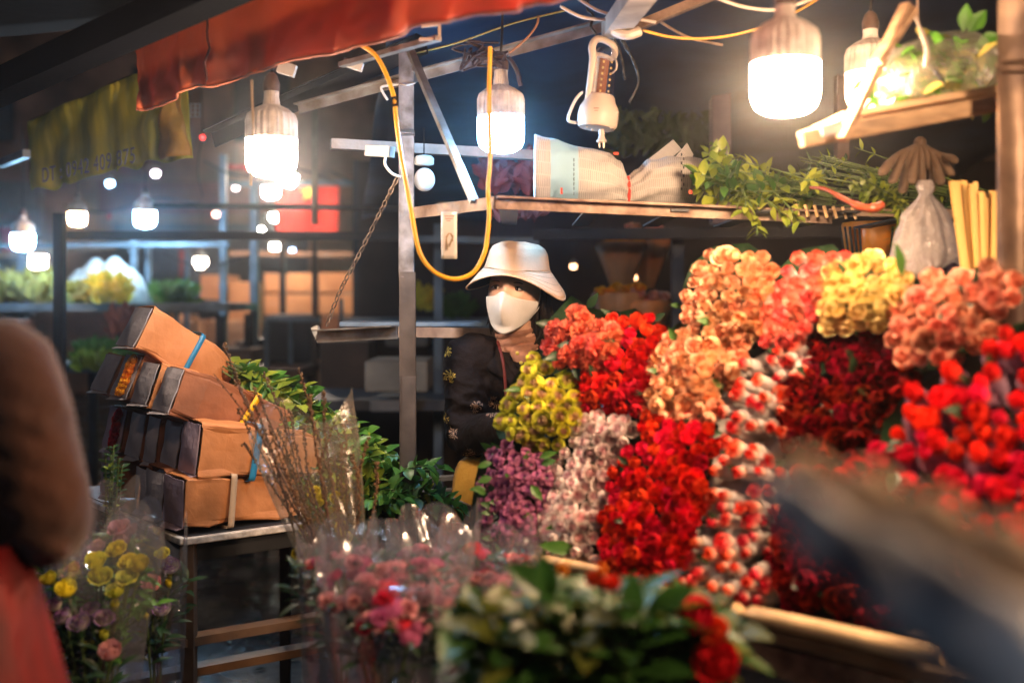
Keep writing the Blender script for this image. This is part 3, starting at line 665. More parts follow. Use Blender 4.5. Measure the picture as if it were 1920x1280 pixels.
# flower table under the bank
tb = empty('flower_table', P(1400, 1150, 2.0), 'long table with pale pole edging that carries the bank of roses', 'table')
q = [P(985, 1042, 2.36), P(1340, 1112, 2.02), P(1760, 1222, 1.70)]
MB().tube(catmull([P(1000, 1046, 2.27), P(1120, 1070, 2.15), P(1225, 1100, 2.06)], 4), .012, 12).build('edge_pole', M_bamboo, tb, True)
MB().tube(catmull([P(1212, 1102, 2.03), P(1270, 1116, 1.99), P(1345, 1138, 1.93)], 4), .013, 12).build('edge_pole', M_bamboo, tb, True)
MB().tube(catmull([P(1380, 1145, 1.88), P(1560, 1184, 1.73), P(1765, 1232, 1.59)], 4), .0155, 12).build('edge_pole', M_bamboo, tb, True)
z = q[0].z - .02
b = MB(); base = [Vector((v.x, v.y, z - .02)) for v in q]
for i in range(9):
    f = i / 8; off_ = Vector((.35, .55, 0)) * f
    b.bar(base[0] + off_, base[2] + off_ + Vector((.25, -.2, 0)), .05, .018)
b.build('slats', mat('table_slats', (.16, .12, .09), .7), tb)
b = MB(); b.bar(base[0] + Vector((0, 0, -.04)), base[2] + Vector((0.3, -.28, -.04)), .03, .05); b.bar(base[0] + Vector((.35, .55, -.04)), base[2] + Vector((.75, .3, -.04)), .03, .05); b.build('apron', M_rust, tb)
for p in (base[0] + Vector((.03, .03, 0)), base[2] + Vector((-.02, .02, 0)), base[0] + Vector((.36, .56, 0)), base[2] + Vector((.6, .4, 0))):
    MB().bar((p.x, p.y, 0), (p.x, p.y, z - .03), .03, .03).build('leg', M_dark, tb)
MB().bar(P(1375, 1180, 2.0), P(1480, 1190, 2.1), .02, .02).build('cross_rail', M_rust, tb)
# ------------------------------------------------------------------ box table with the boxed bouquets
YA = R(39); AX = Vector((math.cos(YA), math.sin(YA), 0)); AN = Vector((-math.sin(YA), math.cos(YA), 0))
C0 = P(350, 1004, 2.73)
bt = empty('box_table', (C0.x, C0.y, 0), 'worn table with a chipped white top edge holding the cardboard sleeves of flowers', 'table')
tz = C0.z
def T(a, n, z=0): return Vector((C0.x, C0.y, tz + z)) + AX * a + AN * n
b = MB(); 
vs = [T(0, 0), T(.75, -.04), T(.75, .9), T(-.02, .9)]
b.add([v + Vector((0, 0, dz)) for dz in (-.012, -.002) for v in vs], [(0, 1, 2, 3)[::-1], (4, 5, 6, 7), (0, 1, 5, 4), (1, 2, 6, 5), (2, 3, 7, 6), (3, 0, 4, 7)]); b.build('table_top', M_dark, bt)
b = MB(); b.bar(T(-.012, -.008, -.012), T(.75, -.05, -.012), .018, .018); b.bar(T(-.012, -.008, -.012), T(-.03, .9, -.012), .018, .018); b.build('white_edging', mat('chipped_white', (.62, .57, .5), .6, 0, .2, 30, .3, 60, color2=(.25, .22, .2)), bt, bevel=.003)
b = MB(); b.bar(T(.02, .02, -.045), T(.73, -.02, -.045), .02, .05); b.bar(T(.0, .03, -.045), T(-.0, .88, -.045), .02, .05); b.build('apron', M_dark, bt)
for (a, n) in ((.01, .01), (.72, -.02), (.0, .87), (.72, .87)):
    q = T(a, n); MB().bar((q.x, q.y, 0), (q.x, q.y, tz - .02), .034, .034).build('leg', mat('table_leg', (.12, .075, .05), .7), bt)
for zz_, nn_ in ((.60, .0), (.50, .06)):
    MB().bar(T(-.35, nn_ + .03, zz_ - tz + .03), T(.75, nn_, zz_ - tz), .05, .022).build('lower_rail', mat('lower_rail', (.16, .09, .05), .5, 0, .3, 9), bt)

def jag(rd, n=7, a=.006): return [rd.uniform(-a, a) for _ in range(n)]
def sleeve_box(root, p, yaw, pitch, w0, h0, w1, h1, L_, m, strap, rd, endm, petals=None, sag=.0):
    """open-ended cardboard sleeve; p = near bottom corner of its mouth"""
    a = Vector((math.cos(yaw) * math.cos(pitch), math.sin(yaw) * math.cos(pitch), -math.sin(pitch))); n = Vector((-math.sin(yaw), math.cos(yaw), 0)); u = n.cross(a) * -1 if (n.cross(a)).z < 0 else n.cross(a)
    def pt(t, s, q, infl=0):  # t along, s across 0..1 , q up 0..1
        w = w0 + (w1 - w0) * t; h = h0 + (h1 - h0) * t; bul = math.sin(PI * t) * .006
        return p + a * (L_ * t) + n * ((w0 - w) / 2 + w * s) + u * ((h0 - h) * .35 + h * q) + (n * (s - .5) + u * (q - .5)) * bul * 2 - u * sag * t * t
    per = [(0, 0), (.5, -.0), (1, 0), (1.0, .5), (1, 1), (.5, 1.03), (0, 1), (0, .5)]
    def rr(s, q, f=.06):
        return s, q
    b = MB(); seg = []
    # rounded rectangle outline
    K = 32
    for k in range(K):
        th = 2 * PI * k / K; c, s_ = math.cos(th), math.sin(th); e = .16; x = math.copysign(abs(c) ** e, c); y = math.copysign(abs(s_) ** e, s_); seg.append((.5 + .5 * x, .5 + .5 * y))
    off = [rd.uniform(-.012, .012) for _ in range(K)]
    vs = []; NT = 10
    for i in range(NT + 1):
        t = i / NT
        for k, (s, q) in enumerate(seg):
            tt = t if i else t + off[k] * .6
            vs.append(pt(tt, s, q) + (n * (s - .5) + u * (q - .5)) * .034 * noise.noise(Vector((t * 4 + p.x * 40, k * .22, p.z * 50))))
    fs = [(i * K + k, i * K + (k + 1) % K, (i + 1) * K + (k + 1) % K, (i + 1) * K + k) for i in range(NT) for k in range(K)]
    b.add(vs, fs); b.build('cardboard_sleeve', m, root, solid=.003)
    # folded grey flap just inside the mouth
    fl = MB(); e0 = pt(.02, .03, .03), pt(.02, .97, .03), pt(.02, .97, .97), pt(.02, .03, .97)
    cut = rd.choice([0, 0, .3]) if petals else rd.choice([0, .06])
    e = [pt(-.012, .02 + cut, .015), pt(-.012, .985, .015), pt(-.008, .985, .985), pt(-.008, .02 + cut, .97)]
    fl.grid(lambda uu, vv: e[0].lerp(e[1], uu).lerp(e[3].lerp(e[2], uu), vv) - a * .012 * math.sin(PI * uu) * math.sin(PI * vv * .9) + a * .004 * noise.noise(Vector((uu * 3, vv * 3, p.x * 9))), 8, 8)
    fl.build('end_flap', endm, root, solid=.003)
    f2 = MB(); g = [pt(0, .02, .0), pt(0, .98, .0), pt(-.05, .9, -.12), pt(-.045, .1, -.06)]; f2.grid(lambda uu, vv: g[0].lerp(g[1], uu).lerp(g[3].lerp(g[2], uu), vv), 4, 3)
    f2.build('bottom_flap', endm, root, solid=.002)
    if petals:
        for k in range(7):
            inst('flower_head', head('rose', petals, k % 4), root, axmat(pt(.02, .16 + .08 * rd.random(), .1 + .12 * k) - a * .012 - ORG[root.name], -a + u * .2 - n * .3, .016, k))
    if strap:
        t = rd.uniform(.52, .62) if strap[1] is None else strap[1]; tilt = strap[2]
        sb = MB(); K2 = K
        pass
        vs = []
        for dt in (-.026, .026):
            for k, (s, q) in enumerate(seg):
                c = pt(t + dt + tilt * (q - .5), s, q); vs.append(c + (n * (s - .5) + u * (q - .5)) * .022)
        sb.add(vs, [(k, (k + 1) % K, K + (k + 1) % K, K + k) for k in range(K)]); sb.build('strap', strap[0], root, True, solid=.0015)
    return pt
M_sb = mat('blue_strap', (.03, .22, .42), .3, 0, .1); M_sy = mat('yellow_strap', (.85, .45, .01), .35, 0, .08); M_sc = mat('cream_band', (.62, .45, .3), .5, 0, .08)
p_or = petal_mat('orange_petal', (.85, .25, .01), (.95, .45, .03)); p_rd = petal_mat('dull_red_petal', (.35, .005, .01), (.5, .01, .02))
W = .140
BOX = [ # name, corner px, extra step along AN, pitch, w0,h0,w1,h1,L, material, strap, endmat, petals, label
 ((345, 990, 2.74), 0, 2, .135, .125, .12, .095, .33, M_kraft, (M_sc, .38, .02), M_greyp, None, 'bottom front cardboard sleeve with a cream rubber band'),
 ((345, 990, 2.74), 1.0, 2, .12, .125, .11, .10, .33, M_kraftd, None, M_grey, None, 'second sleeve of the bottom row, behind the one with the cream band'),
 ((345, 990, 2.74), 1.75, 2, .10, .12, .10, .10, .33, M_kraftd, None, M_grey, None, 'third sleeve of the bottom row, by the table corner edging'),
 ((345, 988, 2.74), 3.6, 2, .13, .125, .11, .10, .33, M_kraftd, None, M_greyp, None, 'last sleeve of the bottom row, behind the dark sprig'),
 ((370, 892, 2.76), 0, 7, .125, .135, .12, .10, .36, M_kraft, (M_sb, .42, .03), M_greyp, None, 'middle row front cardboard sleeve with a blue strap and mauve end'),
 ((368, 895, 2.77), .95, 9, .12, .13, .11, .10, .33, M_kraftd, None, M_grey, None, 'second sleeve of the middle row, its grey end leaning back'),
 ((362, 893, 2.77), 1.85, 9, .09, .13, .08, .10, .33, M_kraftd, None, M_grey, None, 'narrow third sleeve of the middle row'),
 ((360, 893, 2.77), 2.7, 10, .11, .13, .10, .10, .33, M_kraftd, None, M_grey, None, 'fourth sleeve of the middle row with red petals beside it'),
 ((356, 890, 2.77), 3.75, 11, .15, .13, .11, .10, .33, M_kraftd, None, M_greyp, p_rd, 'last and darkest sleeve of the middle row, red petals in its mouth'),
 ((318, 776, 2.80), 0, 21, .12, .125, .11, .095, .34, M_kraftd, (M_sy, .60, .10), M_grey, None, 'upper row brown cardboard sleeve with a bright yellow strap'),
 ((312, 768, 2.81), .95, 19, .13, .12, .11, .095, .33, M_kraft, None, M_grey, None, 'upper row sleeve with a square grey end next to the yellow strapped one'),
 ((306, 762, 2.82), 1.95, 22, .13, .13, .11, .095, .33, M_kraft, None, M_grey, p_or, 'upper row sleeve with orange petals showing in its mouth'),
 ((300, 757, 2.84), 3.0, 24, .14, .12, .11, .095, .33, M_kraftd, None, M_grey, None, 'last sleeve of the upper row, brown side open to the dark'),
 ((252, 652, 2.98), 0, 27, .15, .125, .10, .07, .31, M_kraft, (M_sb, .52, .02), M_grey, None, 'topmost cardboard sleeve with a pale blue strap, lying alone on the pile'),
]
rd = random.Random(5); ENDS = []
for (c, st, pit, w0, h0, w1, h1, L_, m, strap, em, pet, lab) in BOX:
    p = P(*c) + AN * W * st; r_ = empty('flower_sleeve', p, lab, 'cardboard sleeve', 'cardboard sleeves of flowers piled on the table')
    pt = sleeve_box(r_, p, YA + rd.uniform(-.03, .03), R(pit), w0, h0, w1, h1, L_, m, strap, rd, em, pet)
    bl, bl2, bs = MB(), MB(), MB(); front = st < 2.2
    ns = 10 if front else 4
    for k in range(ns):
        s, q = rd.uniform(.15, .85), rd.uniform(.2, .85); a0 = pt(.97, s, q); up_ = 0 if c[1] > 850 else .03
        L2 = rd.uniform(.16, .30) if c[1] > 700 else rd.uniform(.08, .30)
        e1 = a0 + (AX * .5 + Vector((0, 0, up_ - .02 - .16 * (c[1] < 850)))) * L2 + AN * rd.uniform(-.05, .05); e2 = a0 + AX * L2 + Vector((0, 0, rd.uniform(-.32, -.12) * L2 * 2.2 * (.4 if c[1] > 850 else 1))) + AN * rd.uniform(-.08, .08)
        leafy_stem(bl if rd.random() < .62 else bl2, bs, [a0 - AX * .05, a0, e1, e2], rd.randint(6, 9), .056, .037, rd, start=.25)
    bs.build('stems', M_stem, r_); bl.build('leaves', M_leaf, r_, True)
    if bl2.v: bl2.build('pale_leaves', M_leafy, r_, True)
# loose leafy bunches spilling down to the right of the sleeves
def leafy_bunch(name, lab, pts, spread, n, nl, L_, wd, seed, yf=.2, mix=(M_leaf, M_leafy)):
    rd = random.Random(seed); p0 = pts[0]; r_ = empty(name, p0, lab, 'leafy bunch', 'leafy green bunches'); bl, bl2, bs = MB(), MB(), MB()
    for k in range(n):
        o1 = Vector((rd.gauss(0, 1), rd.gauss(0, 1), rd.gauss(0, .8))) * spread
        q = [Vector(p) + o1 * (.3 + .7 * i / (len(pts) - 1)) for i, p in enumerate(pts)]
        leafy_stem(bl2 if rd.random() < yf else bl, bs, q, nl, L_, wd, rd, start=.15)
    bs.build('stems', M_stem, r_)
    if bl.v: bl.build('leaves', mix[0], r_, True)
    if bl2.v: bl2.build('pale_leaves', mix[1], r_, True)
    return r_
leafy_bunch('leafy_bunch', 'long leafy stems trailing down from the topmost sleeve', [P(430, 690, 3.15), P(510, 730, 3.1), P(600, 790, 3.05), P(660, 850, 3.0)], .045, 16, 9, .06, .040, 3, .4)
leafy_bunch('leafy_bunch', 'leafy stems in the middle of the green spill, behind the twigs', [P(500, 800, 3.1), P(580, 830, 3.05), P(660, 880, 3.0), P(710, 930, 2.95)], .055, 17, 9, .058, .040, 4, .4)
leafy_bunch('leafy_bunch', 'dark rose foliage bunch ending beside the grey slats and the pole foot', [P(640, 930, 3.1), P(700, 925, 3.0), P(745, 925, 2.95), P(795, 930, 2.9)], .05, 20, 9, .048, .032, 5, .12)
leafy_bunch('leafy_bunch', 'lower dark foliage bunch under the one beside the slats', [P(640, 985, 3.1), P(700, 980, 3.0), P(750, 970, 2.95), P(785, 965, 2.9)], .035, 12, 8, .05, .03, 15, .05, mix=(M_leafd, M_leafy))
# grey slatted stand right of the greenery
gs = empty('slatted_stand', P(860, 930, 3.05), 'grey metal slatted stand between the foliage and the ochre trousers', 'stand')
b = MB()
for i, y in enumerate((893, 915, 938)): b.bar(P(700, y + 12, 3.2 - .1 * i), P(915, y - 3 + i * 4, 3.25 - .1 * i), .035, .012)
b.build('slats', mat('grey_slats', (.34, .32, .31), .45, .5, .2, 8), gs)
b = MB(); b.bar(P(845, 935, 3.0), P(905, 962, 2.95), .012, .012); b.bar(P(830, 985, 2.95), P(920, 990, 2.95), .02, .02); b.build('brace', M_steel, gs)
for (x, d) in ((705, 3.15), (905, 3.1)):
    q = P(x, 960, d); MB().bar((q.x, q.y, 0), (q.x, q.y, q.z), .025, .025).build('leg', M_dark, gs)

# ------------------------------------------------------------------ bare budding twigs in cellophane
rd = random.Random(11)
tw = empty('twig_bouquet', P(650, 1150, 2.4), 'bouquet of bare budding twigs in a tall clear sleeve, leaning left', 'bouquet')
def cone(A, B, r0, r1, nu=48, nv=22, flat=.7, fold=.1, rag=.04, seed=0, open_=None):
    A, B = Vector(A), Vector(B); x, y, d = frame(B - A, Vector((0, -1, .1))); L_ = (B - A).length
    def fn(u, v):
        a = 2 * PI * u; r = r0 + (r1 - r0) * v ** .8; r *= 1 + fold * .55 * (abs(math.sin(a * 2.5 + seed + v * .8)) - .5) + fold * noise.noise(Vector((math.cos(a) * 2.2 + seed, math.sin(a) * 2.2, v * 1.5))) + fold * .2 * math.sin(a * 7 + v * 3 + seed)
        t = v * (1 + rag * math.sin(a * 3 + seed) * (v > .9) + rag * 1.6 * abs(math.sin(a * 2 + seed * 2)) * (v > .93))
        return A + d * L_ * t + x * math.cos(a) * r + y * math.sin(a) * r * flat
    return MB().grid(fn, nu, nv, closeu=True)
cone(P(655, 1180, 2.38), P(572, 800, 2.52), .035, .128, seed=2, flat=.5, rag=.06).build('clear_sleeve', M_clear, tw, True)
bt_, bb = MB(), MB()
ends = [(412, 640), (470, 760), (455, 830), (500, 700), (556, 690), (545, 760), (588, 735), (604, 730), (650, 770), (690, 815), (520, 790), (480, 720), (620, 790), (440, 760), (575, 800), (700, 870), (530, 850), (640, 830), (500, 800), (600, 860), (665, 850), (430, 700)]
for k, (x, y) in enumerate(ends):
    d = rd.uniform(2.42, 2.6); a = P(655 + rd.uniform(-25, 25), 1200, 2.38); c = P(x + rd.uniform(-8, 8), y + rd.uniform(-5, 10), d)
    m1 = a.lerp(c, .4) + Vector((rd.uniform(-.012, .02), 0, rd.uniform(-.01, .02))); m2 = a.lerp(c, .75) + Vector((rd.uniform(-.015, .015), 0, rd.uniform(-.01, .02)))
    cc = catmull([a, m1, m2, c], 9); bt_.tube(cc, [.0034 * (1 - .7 * i / len(cc)) for i in range(len(cc))], 5)
    for i in range(6, len(cc) * 3):
        t = i / (len(cc) * 3); j = min(len(cc) - 2, int(t * (len(cc) - 1))); f = t * (len(cc) - 1) - j; q = cc[j].lerp(cc[j + 1], f)
        o_ = Vector((rd.uniform(-1, 1), rd.uniform(-1, 1), rd.uniform(-.3, 1))).normalized(); bb.ball(q + o_ * .0045, (.0028, .0028, .0042), 5, 3)
    if rd.random() < .5:
        j = int(len(cc) * .6); e = cc[j] + (cc[-1] - cc[j]) * .6 + Vector((rd.uniform(-.06, .06), 0, .01)); bt_.tube([cc[j], e], [.002, .001], 5)
        for i in range(8): bb.ball(cc[j].lerp(e, i / 8) + Vector((rd.uniform(-.004, .004), 0, .003)), (.0025, .0025, .004), 5, 3)
bt_.build('twigs', M_twig, tw); bb.build('buds', mat('bud_brown', (.16, .085, .035), .6, 0, .3, 30), tw, True)
p_ly = petal_mat('lemon_petal', (.62, .52, .03), (.85, .70, .04)); p_lp = petal_mat('rose_pink_petal', (.62, .26, .26), (.78, .38, .36)); p_lw = petal_mat('violet_edged_petal', (.55, .5, .42), (.16, .06, .22)); p_lg = petal_mat('green_yellow_petal', (.32, .4, .04), (.6, .6, .08))
yb = empty('yellow_flower_bunch', P(620, 1010, 2.5), 'yellow blooms seen through the clear sleeve of the twigs', 'flower bunch')
for (x, y) in ((590, 925), (603, 940), (622, 965), (586, 985), (612, 1000), (572, 995), (640, 990), (560, 1040), (600, 1020), (575, 960), (650, 1010), (630, 935), (640, 920)):
    inst('flower_head', head('wide', p_ly, rd.randrange(4)), yb, axmat(P(x, y, 2.52 + rd.uniform(-.02, .02)) - ORG[yb.name], (rd.uniform(-.5, .3), -.8, .6), .0125, rd.random() * 6))
b = MB(); bl = MB()
for k in range(14): leafy_stem(bl, b, [P(640, 1150, 2.45), P(590 + rd.uniform(-40, 50), 1060, 2.5), P(600 + rd.uniform(-50, 50), 950, 2.53)], 5, .03, .012, rd)
b.build('stems', M_stem, yb); bl.build('leaves', M_leaf, yb, True)

# ------------------------------------------------------------------ dianthus bouquets in clear sleeves
p_di = petal_mat('dianthus_pink_petal', (.30, .015, .05), (.80, .38, .40), tip0=.5, trans=.2); p_dr = petal_mat('dianthus_red_petal', (.42, .005, .02), (.70, .03, .07), tip0=.2); p_dm = petal_mat('dianthus_mauve_petal', (.28, .03, .12), (.5, .12, .25), tip0=.3)
def di_bouquet(lab, heads, base, slv, seed, kind='floret', leafm=M_leafd, nleaf=90, group='bouquets in clear plastic sleeves'):
    rd = random.Random(seed); B0 = P(*base); r_ = empty('sleeved_bouquet', B0, lab, 'bouquet', group); bs, bl = MB(), MB()
    for (x, y, d, s, pm, kd) in heads:
        p = P(x, y, d); ax = Vector((rd.uniform(-.3, .3) + (x - base[0]) * .002, -.55, .85)).normalized()
        if kd == 'floret':
            for q_ in range(6):
                o_ = Vector((rd.uniform(-1, 1), rd.uniform(-1, 1), rd.uniform(-.5, .5))) * s * .62
                leaf_into(bl, p + o_ * 1.3 - ax * s * .2, (o_.normalized() + ax * .7), (0, -.6, 1), .04, .012, .3, rd); inst('flower_head', head('ruffle' if q_ % 2 else kd, pm if rd.random() < .7 else rd.choice([p_di, p_dr, p_dm]), rd.randrange(4)), r_, axmat(p + o_ - ORG[r_.name], (ax + o_ * 9).normalized(), s * rd.uniform(.34, .5), rd.random() * 6))
        else: inst('flower_head', head(kd, pm, rd.randrange(4)), r_, axmat(p - ORG[r_.name], ax, s * .9, rd.random() * 6))
        bs.tube(catmull([B0, B0.lerp(p, .5) + Vector((0, 0, .02)), p], 4), .0028, 5)
        for i in range(3):
            q = B0.lerp(p, rd.uniform(.5, .95)); leaf_into(bl, q, (rd.uniform(-1, 1), rd.uniform(-.8, .5), rd.uniform(0, 1)), (rd.uniform(-.3, .3), -.5, 1), .055, .016, .3, rd)
    for i in range(nleaf):
        x, y, d, s, pm, kd = rd.choice(heads); q = P(x + rd.uniform(-35, 35), y + rd.uniform(5, 75), d + .03); leaf_into(bl, q, (rd.uniform(-1, 1), rd.uniform(-.8, .2), rd.uniform(-.2, 1)), (rd.uniform(-.3, .3), -.5, 1), .05, .015, .3, rd)
    bs.build('stems', M_stem, r_); bl.build('leaves', leafm, r_, True)
    for (a, c, r0, r1, fl, sd) in slv: cone(P(*a), P(*c), r0, r1, seed=sd, flat=fl, fold=.16, rag=.08).build('clear_sleeve', M_clear2, r_, True)
    return r_
F = 'floret'
di_bouquet('big bouquet of pink clustered blooms in crinkled clear plastic, right of the twigs',
  [(645, 1130, 1.95, .042, p_di, F), (700, 1105, 1.97, .045, p_di, F), (745, 1150, 1.9, .052, p_di, F), (790, 1115, 1.96, .043, p_di, F), (690, 1165, 1.9, .036, p_di, F), (660, 1065, 2.05, .036, p_dm, F), (735, 1070, 2.05, .04, p_di, F), (800, 1070, 2.05, .04, p_di, F), (770, 1185, 1.88, .036, p_dm, F), (820, 1140, 1.95, .036, p_di, F), (630, 1090, 2.02, .03, p_dm, F), (835, 1105, 2.0, .03, p_di, F)],
  (725, 1420, 1.95), [((725, 1420, 1.93), (735, 1045, 2.0), .05, .15, .6, 1.0)], 21)
di_bouquet('bouquet of crimson and pink clustered blooms in front of the purple roses',
  [(895, 1035, 2.12, .030, p_dr, F), (905, 1075, 2.1, .036, p_di, F), (950, 1055, 2.14, .034, p_dr, F), (980, 1075, 2.12, .034, p_di, F), (935, 1095, 2.08, .036, p_di, F), (870, 1085, 2.1, .032, p_di, F), (985, 1050, 2.18, .022, p_dr, F), (1000, 1095, 2.08, .028, p_di, F)],
  (905, 1330, 2.1), [((905, 1330, 2.08), (915, 1020, 2.14), .04, .105, .6, 3.0)], 22)
di_bouquet('low bouquet of magenta edged pink blooms beside the blurred foliage',
  [(860, 1160, 1.9, .032, p_dr, F), (900, 1150, 1.92, .036, p_di, F), (930, 1165, 1.9, .032, p_di, F), (880, 1185, 1.88, .032, p_dm, F), (850, 1190, 1.9, .024, p_di, F), (960, 1130, 1.95, .026, p_di, F)],
  (885, 1400, 1.9), [((885, 1400, 1.9), (900, 1120, 1.92), .04, .09, .6, 5.0)], 23)
di_bouquet('bouquet with a single deep purple bloom at the left edge of the plastic sleeves',
  [(588, 1058, 2.15, .026, p_dm, F), (610, 1075, 2.18, .02, p_dm, F), (640, 1045, 2.2, .026, p_di, F), (680, 1040, 2.22, .028, p_di, F)],
  (640, 1360, 2.15), [((640, 1360, 2.12), (632, 1020, 2.2), .06, .085, .7, 7.0)], 24)
di_bouquet('pale bouquet standing behind the big pink one, its plastic rising to a point',
  [(800, 1035, 2.3, .034, p_di, F), (840, 1050, 2.28, .03, p_di, F), (770, 1050, 2.28, .03, p_dm, F), (815, 1070, 2.25, .03, p_di, F)],
  (810, 1300, 2.25), [((810, 1300, 2.25), (815, 992, 2.32), .04, .10, .6, 9.0)], 25)
W_ = 'rose'
di_bouquet('shaded bouquet of yellow lisianthus in clear plastic at the feet of the passer-by',
  [(180, 1062, 2.35, .024, p_ly, W_), (222, 1040, 2.4, .022, p_ly, W_), (243, 1062, 2.36, .02, p_ly, W_), (262, 1068, 2.34, .024, p_ly, W_), (128, 1115, 2.3, .025, p_ly, W_), (190, 1092, 2.33, .024, p_ly, W_), (242, 1092, 2.32, .022, p_lg, W_), (222, 1116, 2.3, .022, p_lg, W_), (214, 1142, 2.3, .018, p_lg, 'bud'), (196, 1200, 2.28, .017, p_lg, 'bud'), (100, 1092, 2.33, .02, p_ly, W_), (160, 1218, 2.28, .014, p_lg, 'bud')],
  (190, 1420, 2.3), [((190, 1420, 2.3), (205, 1010, 2.36), .05, .115, .6, 11.0)], 26, leafm=M_leaf)
di_bouquet('shaded bouquet of pink lisianthus behind the yellow one',
  [(120, 1040, 2.4, .027, p_lp, W_), (228, 1000, 2.48, .024, p_lp, W_), (234, 1020, 2.46, .022, p_lp, W_), (245, 1000, 2.48, .018, p_lp, W_), (140, 1078, 2.38, .02, p_lp, W_), (150, 1020, 2.45, .02, p_lp, W_), (90, 1055, 2.42, .022, p_lp, W_), (185, 1035, 2.45, .02, p_lp, W_)],
  (140, 1420, 2.4), [((140, 1420, 2.4), (170, 975, 2.46), .05, .105, .6, 13.0)], 27, leafm=M_leaf)
di_bouquet('shaded bouquet of white lisianthus with violet edges near the bottom edge',
  [(125, 1165, 2.28, .022, p_lw, W_), (152, 1178, 2.26, .024, p_lw, W_), (195, 1168, 2.28, .02, p_lw, W_), (172, 1150, 2.3, .018, p_lw, W_), (210, 1232, 2.22, .026, p_lp, W_), (110, 1140, 2.3, .02, p_lw, W_)],
  (170, 1440, 2.25), [], 28)
di_bouquet('dim bouquet of violet and pink blooms beside the table leg',
  [(305, 1045, 2.6, .018, p_ly, W_), (318, 1072, 2.6, .026, p_lw, W_), (285, 1105, 2.55, .026, p_lp, W_), (318, 1100, 2.58, .014, p_ly, 'bud'), (310, 1150, 2.55, .024, p_lw, W_), (275, 1160, 2.5, .012, p_ly, 'bud'), (290, 1065, 2.6, .02, p_lw, W_)],
  (290, 1400, 2.55), [((290, 1400, 2.55), (292, 1030, 2.62), .05, .08, .6, 15.0)], 29)
leafy_bunch('dark_sprig', 'dark sprigs standing upright left of the bottom row of cardboard', [P(205, 1100, 2.7), P(205, 1010, 2.68), P(208, 930, 2.68), P(210, 855, 2.68)], .022, 8, 16, .022, .012, 6, .05, mix=(M_leafd, M_leafy))

# ------------------------------------------------------------------ blurred foliage close to the camera
p_fo = petal_mat('orange_bud_petal', (.85, .20, .02), (.9, .35, .03))
rd = random.Random(31)
ff = empty('foliage_bouquet', P(1130, 1500, 1.5), 'blurred bunch of dark leaves with a few red and orange blooms, closest to the lens', 'bouquet')
bl, bl2, bs = MB(), MB(), MB()
for k in range(30):
    x = 1130 + rd.uniform(-270, 260); ytop = 1095 + abs(x - 1120) * .22 + rd.uniform(0, 70)
    if x > 1330: ytop += 40
    a = P(1130 + (x - 1130) * .3, 1480, 1.5); c = P(x, ytop, rd.uniform(1.42, 1.62))
    leafy_stem(bl if rd.random() < .8 else bl2, bs, [a, a.lerp(c, .5) + Vector((0, 0, .02)), c], 6, .082, .046, rd, start=.35)
for (x0, y0, x1, y1) in ((1030, 1130, 1018, 1050), (1180, 1170, 1190, 1060), (905, 1260, 975, 1195), (1010, 1290, 1030, 1190), (1215, 1140, 1270, 1115), (900, 1250, 940, 1230)):
    leaf_into(bl2 if x0 in (905, 1010) else bl, P(x0, y0, 1.45), P(x1, y1, 1.44) - P(x0, y0, 1.45), (.1, -1, .2), .072, .034, .1, rd)
bs.build('stems', M_stem, ff); bl.build("leaves", mat('leaf_mid', (.026, .085, .012), .4, 0, .3, 10, trans=.25, color2=(.025, .07, .015)), ff, True); bl2.build('pale_leaves', mat('olive_fore_leaf', (.13, .15, .02), .45, trans=.3), ff, True)
for (x, y, s, pm, kd) in ((1310, 1165, .030, p_redo, 'rose'), (1345, 1190, .022, p_redo, 'rose'), (1350, 1255, .036, p_redo, 'rose'), (1325, 1275, .024, p_redo, 'rose'), (1000, 1085, .021, p_fo, 'bud'), (1060, 1075, .016, p_fo, 'bud'), (1132, 1074, .013, p_fo, 'bud'), (1118, 1092, .014, p_redo, 'rose'), (1152, 1100, .014, p_redo, 'rose')):
    inst('flower_head', head(kd, pm, 1), ff, axmat(P(x, y, 1.5) - ORG[ff.name], (-.3, -.7, .6), s * .85, 1))
# blurred paper roll at the lower right
pr = empty('paper_roll', P(1700, 1100, .75), 'very blurred blue grey paper wrapped roll in the lower right corner, tan on top', 'wrapped bundle')
M_bgp = mat('blue_grey_paper', (.78, .79, .84), .7, 0, .25, 13, .5, 22, color2=(.08, .09, .12))
A_, B_ = P(1462, 930, .55), P(2040, 1350, .43)
def rollf(u, v):
    a = 2 * PI * u; x, y, d = frame(B_ - A_, Vector((0, -1, 0))); r = (.0095 + .019 * v ** .8) * (1 + .12 * math.sin(a * 3 + v * 9) + .3 * noise.noise(Vector((math.cos(a), math.sin(a), v * 7))))
    return A_.lerp(B_, v) + x * math.cos(a) * r * .95 + y * math.sin(a) * r
MB().grid(rollf, 40, 20, closeu=True).build('outer_wrap', M_bgp, pr, True, solid=.002)
A2, B2 = P(1480, 868, .60), P(2030, 1100, .48)
MB().tube([A2.lerp(B2, i / 24) for i in range(25)], [.006 + .007 * min(1, i / 8) + .0035 * math.sin(i * 1.1) for i in range(25)], 20).build('tan_lining', mat('tan_paper', (.72, .46, .26), .7, 0, .15, 9), pr, True)
MB().ball(P(1458, 925, .56), (.012, .013, .008), 20, 12).build('folded_tip', mat('mauve_paper', (.3, .25, .3), .7), pr, True)
